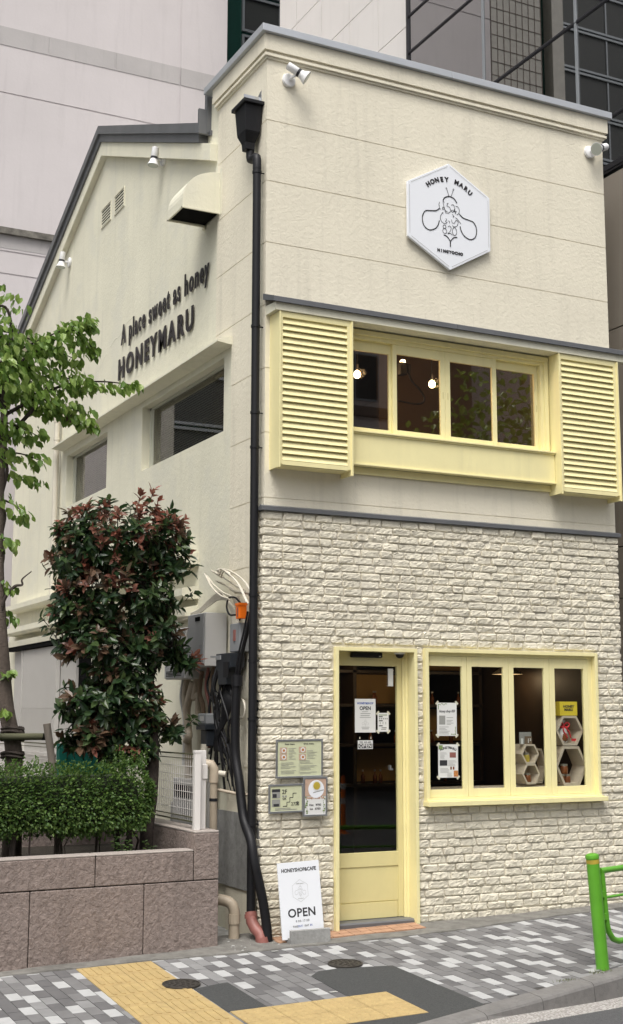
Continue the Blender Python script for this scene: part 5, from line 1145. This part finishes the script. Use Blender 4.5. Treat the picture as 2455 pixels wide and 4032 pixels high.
def hedge():
    rr = random.Random(5); t = thing('clipped_hedge', 'dense clipped green hedge with small leaves filling the granite planter', 'hedge', (-2.0, .35, .64)); O = Vector((-2.0, .35, .64))
    x0, x1, y0, y1, z0, z1 = -3.9, -.93, .05, .62, .90, 1.47
    core = B(); nx, na = 60, 18  # solid core behind the leaves, coloured dark as inner shade
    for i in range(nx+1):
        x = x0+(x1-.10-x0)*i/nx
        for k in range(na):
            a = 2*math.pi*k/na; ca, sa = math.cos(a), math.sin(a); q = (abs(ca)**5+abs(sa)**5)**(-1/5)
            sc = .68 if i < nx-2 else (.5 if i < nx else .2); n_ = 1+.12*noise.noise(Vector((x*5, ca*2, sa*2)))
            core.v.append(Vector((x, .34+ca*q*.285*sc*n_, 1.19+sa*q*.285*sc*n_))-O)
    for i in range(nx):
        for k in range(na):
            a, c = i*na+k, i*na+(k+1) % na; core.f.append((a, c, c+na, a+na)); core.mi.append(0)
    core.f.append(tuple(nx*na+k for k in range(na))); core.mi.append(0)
    lf = B(); N = 24000
    for i in range(N):
        x = rr.uniform(-2.75, x1); a = rr.uniform(-.35, math.pi*1.5)
        if rr.random() < .06: x = rr.uniform(x1-.08, x1+.02)
        ca, sa = math.cos(a+math.pi*.75), math.sin(a+math.pi*.75); q = (abs(ca)**4+abs(sa)**4)**(-.25)
        en = 1 if x < x1-.14 else max(.25, (x1+.03-x)/.17)**.5
        n_ = 1+.10*noise.noise(Vector((x*4.5, ca*2, sa*2+x)))+.06*noise.noise(Vector((x*13, ca*5, sa*5)))
        r = rr.uniform(.70, 1.06) if rr.random() < .95 else rr.uniform(1.0, 1.16)
        c = Vector((x, .34+ca*q*.285*n_*r*en, 1.185+sa*q*.288*n_*r*en+.03*(-1.0-x)*.5*(1 if sa > 0 else .9)))
        if c.z < .93+.03*math.sin(x*9) and rr.random() < .7: continue
        d = Vector((ca*.7, rr.uniform(-.6, .6), sa*.6))+rv(rr)*.9; d = Vector((rv(rr).x*.9, ca*.8, sa*.8))+rv(rr)*.5; L = rr.uniform(.020, .036)
        leaf(lf, c-O, d, Vector((0, ca, sa))+rv(rr)*.8+Z_*.4, L, L*.55, 0, .1, .1)
    for i in range(60):       # shoots standing proud of the clipped top
        x = rr.uniform(-2.6, -1.0) if i < 30 else rr.uniform(-1.25, -.98); hh = rr.uniform(.03, .10) if i < 30 else rr.uniform(.06, .17); y = rr.uniform(.15, .5)
        for k in range(int(hh/.009)): leaf(lf, Vector((x+rr.gauss(0, .006), y, 1.45+k*.010))-O, rv(rr)+Z_*.5, rv(rr)+Z_, rr.uniform(.016, .028), .013)
    st_ = B()
    for i in range(26):
        x = rr.uniform(-2.7, -1.0); y = rr.uniform(.15, .5); r = rr.choice((.006, .009, .012, .03 if i % 6 == 0 else .012)); st_.tube([Vector((x, y, .62))-O, Vector((x+rr.uniform(-.05, .05), y, .82))-O, Vector((x+rr.uniform(-.12, .12), y, 1.1))-O], [r, r*.9, r*.7], 7)
    st_.obj('stems', 'bark2', t, smooth='auto'); lf.obj('foliage', HG, t); core.obj('shaded_core', 'inner', t)
    for i, (x, y) in enumerate(((-1.18, .12), (-1.02, .14), (-.95, .16))):
        pass
hedge()
def weedplant():
    rr = random.Random(9); b = B()
    for sx, sy, h in ((-1.28, .12, .24), (-1.22, .13, .20), (-1.16, .12, .22), (-1.0, .14, .20), (-.96, .13, .15)):
        for k in range(int(h/.016)):
            z = .66+k*.016
            for s in (-1, 1): leaf(b, Vector((sx+.01*math.sin(k), sy, z)), Vector((s*rr.uniform(.5, 1), rr.uniform(-.8, .2), rr.uniform(-.1, .6))), Vector((0, -.5, 1)), rr.uniform(.025, .05), .016)
    tag(b.obj('seedling_plants', HG), 'small leafy seedlings growing at the planter edge under the hedge', 'plants', kind='stuff')
weedplant()
# timber brace round the tree
tb_ = thing('tree_brace', 'weathered log brace with upright stakes supporting the green tree', 'tree brace', (-1.9, .68, .64)); O = Vector((-1.9, .68, .64))
B().tube([Vector((-2.9, .70, 1.695))-O, Vector((-1.74, .68, 1.70))-O], .030, 14).obj('cross_log', 'bamboo', tb_, smooth='auto')
B().tube([Vector((-1.755, .60, 1.81))-O, Vector((-1.70, .60, 1.50))-O, Vector((-1.60, .60, .60))-O], .033, 12).obj('stake', 'grwood', tb_, smooth='auto'); B().tube([Vector((-2.19, .60, 1.80))-O, Vector((-2.19, .60, .60))-O], .035, 12).obj('stake', 'bamboo', tb_, smooth='auto')
b = B()
for k in range(5): b.tube([Vector((-1.742+.036*math.cos(a*.785)+.003*k, .66+.06*math.sin(a*.785), 1.675+k*.012))-O for a in range(9)], .005, 5)
b.obj('rope_lashing', 'dark', tb_)

# ================================================================== NEIGHBOURING BUILDINGS
pk = thing('pink_building', 'tall plain building with stained pinkish-grey concrete wall rising behind the shop gable', 'building', (1.5, 10.5, 0))
def pkb(x0, x1, y0, y1, z0, z1, m, name='wall'): b = B().box(x0-1.5, x1-1.5, y0-10.5, y1-10.5, z0, z1); return b.obj(name, m, pk)
b = B(); zs = [-.6, 3.0, 3.02, 6.1, 6.12, 9.14, 9.17, 9.53, 9.56, 9.82, 9.83, 12.33, 12.355, 13.19, 13.2, 13.54, 13.55, 16.2, 16.23, 24]; xs_ = [-.9, 3.055, 3.085, 3.985]
def hp(u, v):
    if abs(u-3.07) < .015: return -.012
    for j in (3.01, 6.11, 9.155, 9.545, 12.3425, 16.215): 
        if abs(v-j) < .016: return -.012
    return 0.0
relief(xs_, zs, hp, lambda u, v, t: (u-1.5, -t, v), 4).obj('wall', 'pink', pk)
pkb(-.9, .632, 10.492, 10.51, 13.20, 13.535, 'pinkd', 'band'); pkb(.64, 1.845, 10.492, 10.51, 13.20, 13.535, 'pinkd', 'band'); pkb(1.853, 3.055, 10.492, 10.51, 13.20, 13.535, 'pinkd', 'band'); pkb(3.085, 3.985, 10.492, 10.51, 13.20, 13.535, 'pinkd', 'band')
pkb(-.9, 3.985, 10.42, 10.51, 9.83, 9.94, 'moss', 'ledge'); pkb(-.9, 3.985, 10.495, 10.51, 9.60, 9.83, 'pinkd', 'band'); pkb(-.9, 3.985, 10.62, 14, -.5, 24, 'pink', 'core'); pkb(-2.35, -.902, 10.47, 12, -.5, 9.3, 'pink', 'annex') 
gb_ = thing('green_building', 'dark green clad building with pale-framed windows between the pink wall and the white panels', 'building', (5, 12, 0))
B().box(-.95, 2.5, 0, 3, 0, 24).obj('wall', 'green', gb_)
def bwin(par, x0, x1, z0, z1, y):
    f = B(); w = .05; f.box(x0, x1, y-.05, y, z1-w, z1); f.box(x0, x1, y-.05, y, z0, z0+w); f.box(x0, x0+w, y-.05, y, z0+w, z1-w); f.box(x1-w, x1, y-.05, y, z0+w, z1-w); f.box((x0+x1)/2-.02, (x0+x1)/2+.02, y-.03, y, z0+w, z1-w)
    o = f.obj('window', 'mullg', par); B().box(x0+w, x1-w, y-.015, y-.005, z0+w, z1-w).obj('pane', 'glassd', o)
for z in (13.7, 14.6, 15.45, 16.3, 17.15): bwin(gb_, -.08, 1.6, z, z+.78, 0)
B().box(-.95, -.85, -.08, 0, 0, 24).box(-.6, -.52, -.05, 0, 0, 24).obj('fin', 'green', gb_)
tl = thing('tiled_building', 'grey tiled building with green panels and window bands, seen reflected in the tower glass', 'building', (-5, 10.5, 0))
b = B(); b.box(2.8, 4.08, -.0, 4, -.5, 26); b.box(2.2, 2.5, -.0, 4, -.5, 26); b.obj('tile_pillar', 'tile', tl)
b = B(); n = 0
for k in range(90):
    z = .3*k; b.box(2.795, 4.09, -.008, -.0, z, z+.012)
for x in [2.8+.16*i for i in range(9)]: b.box(x-.006, x+.006, -.008, 0, -.5, 26)
b.obj('tile_joint', 'facb', tl)
B().box(-9, 2.8, .3, 4, -.5, 26).obj('green_wall', 'green', tl)
for i in range(7):
    for j in range(3): bwin(tl, -.75, 2.35, 1.1+2.94*i+j*.98, 2.04+2.94*i+j*.98, .3); bwin(tl, -4.2, -1.1, 1.1+2.94*i+j*.98, 2.04+2.94*i+j*.98, .3)
tw_ = thing('glass_tower', 'neighbouring tower with white panels, dark reflective glazing and beige base right behind the shop', 'building', (4.5, 4.5, 0))
def twp(u, v, t): return (-t, u-4.5, v)
jy = [9.3, 8.62, 7.65, 6.685, 5.748, 4.86]; b = B()
jz = [8.15, 9.09, 10.03, 10.97, 11.93, 12.87, 13.81, 14.75, 15.7, 16.6, 17.6, 18.6, 19.6, 24]
for a, c in zip(jy[1:], jy[:-1]):
    for z0, z1 in zip(jz[:-1], jz[1:]): b.box(0, .05, a-4.5+.007, c-4.5-.007, z0+.007, z1-.007)
b.obj('white_cladding', 'panel', tw_); B().box(.03, 4, .36, 4.8, -.5, 24).box(.4, 4, -4.4, .36, 7.9, 24).obj('core', 'mull', tw_)
b = B(); 
for z0, z1 in ((-.5, 3.13), (3.145, 3.69), (3.705, 6.13), (6.145, 7.93)):
    for y0, y1 in ((-4.4, -2.4), (-2.388, .0), (.012, 4.8)): b.box(0, .3, y0, y1, z0, z1)
b.obj('base_cladding', 'beige', tw_)
gl_ = B().box(.0, .012, -4.4, .36, 7.99, 24).obj('glazing', 'gltower', tw_); B().box(.30, .32, -4.4, .36, 7.99, 24).obj('glazing_back', 'glassd', tw_)
b = B()
for z, h in ((7.97, .10), (8.585, .05), (10.02, .045), (11.455, .045), (12.03, .045), (13.46, .045), (14.9, .045), (16.3, .045)): b.box(-.010, -.001, -4.4, .36, z, z+h); b.box(-.016, -.010, -4.4, .36, z+h*.3, z+h*.5)
for y in (4.835,): b.box(-.03, .03, y-4.5, y-4.5+.04, 7.97, 24)
b.obj('transom', 'mull', tw_); b = B()
for y in (2.937, 1.014, -.9): b.box(-.014, -.001, y-4.5-.020, y-4.5+.020, 7.97, 24)
b.obj('mullion', 'mullg', tw_)
lb_ = thing('left_shade_block', 'low grey building outside the left edge of the view, behind the planter plaza', 'building', (-8, 5, 0)); B().box(-5, 2.6, -3.4, 5.2, -.5, 4.6).obj('wall', 'tile', lb_)  # block added out of view to shade the low side wall and plants
for i in range(4): bwin(lb_, -4+i*1.9, -2.6+i*1.9, 1, 2.5, -3.4); bwin(lb_, -4+i*1.9, -2.6+i*1.9, 3.0, 4.2, -3.4)
# across the street, seen only in reflections
op0 = 1
op = thing('opposite_building', 'pale grey building across the street, reflected in the upper windows', 'building', (14, -24, 0))
b = B(); b.box(-9, 1.5, -6, 0, -.5, 15); b.box(5, 12, -8, -2, -.5, 26); b.obj('wall', 'facw', op); B().box(-9.2, 12, .16, .4, -.5, 4.2).obj('shopfront', 'glassd', op); B().box(1.5, 5, -6, -1, -.5, 19).box(-9, 1.5, -.1, .2, 14.6, 15.1).box(-9, 1.5, -.0, .15, 11.0, 11.3).obj('dark_wall', 'facb', op)
for i in range(4):
    for k in range(4): bwin(op, -8.3+k*2.5, -6.6+k*2.5, 2.2+3.1*i, 3.7+3.1*i, .06)
op2 = thing('opposite_building', 'brown building across the street, reflected in the shop door', 'building', (-2, -26, 0)); B().box(-16, 6, -6, 0, -.5, 13).obj('wall', 'facb', op2); B().box(-16, 6, -.1, .3, 3.3, 3.9).obj('canopy', 'mull', op2)
def far_tree(x, y, h, seed):
    rr = random.Random(seed); t = thing('street_tree', 'leafy street tree across the road, reflected in the upper windows', 'tree', (x, y, -.26)); B().tube([(0, 0, 0), (.05, 0, h*.4), (0, .1, h*.75)], [.12, .09, .05], 10).obj('trunk', 'bark2', t, smooth='auto'); lf = B()
    for i in range(2200):
        v = rv(rr); k = 1+.3*noise.noise(v*2.5); c = Vector((v.x*2.0*k, v.y*1.8*k, h*.72+v.z*h*.30*k)); leaf(lf, c, rv(rr), rv(rr)+Z_, .17, .12)
    lf.obj('crown', GL, t)
far_tree(9.0, -9.0, 8.5, 4)
dl = thing('lane_post', 'orange road delineator post across the street, reflected in the shop door', 'road post', (6.3, -10.05, -.2)); B().lathe([(.17, 0), (.17, .03), (.06, .06), (.045, .10), (.04, 1.0), (.03, 1.03)], (0, 0, 0), seg=16).obj('post', 'orangep', dl, smooth='auto'); B().lathe([(.047, .55), (.046, .65)], (0, 0, 0), seg=16).lathe([(.046, .8), (.045, .9)], (0, 0, 0), seg=16).obj('reflective_band', 'paper', dl)
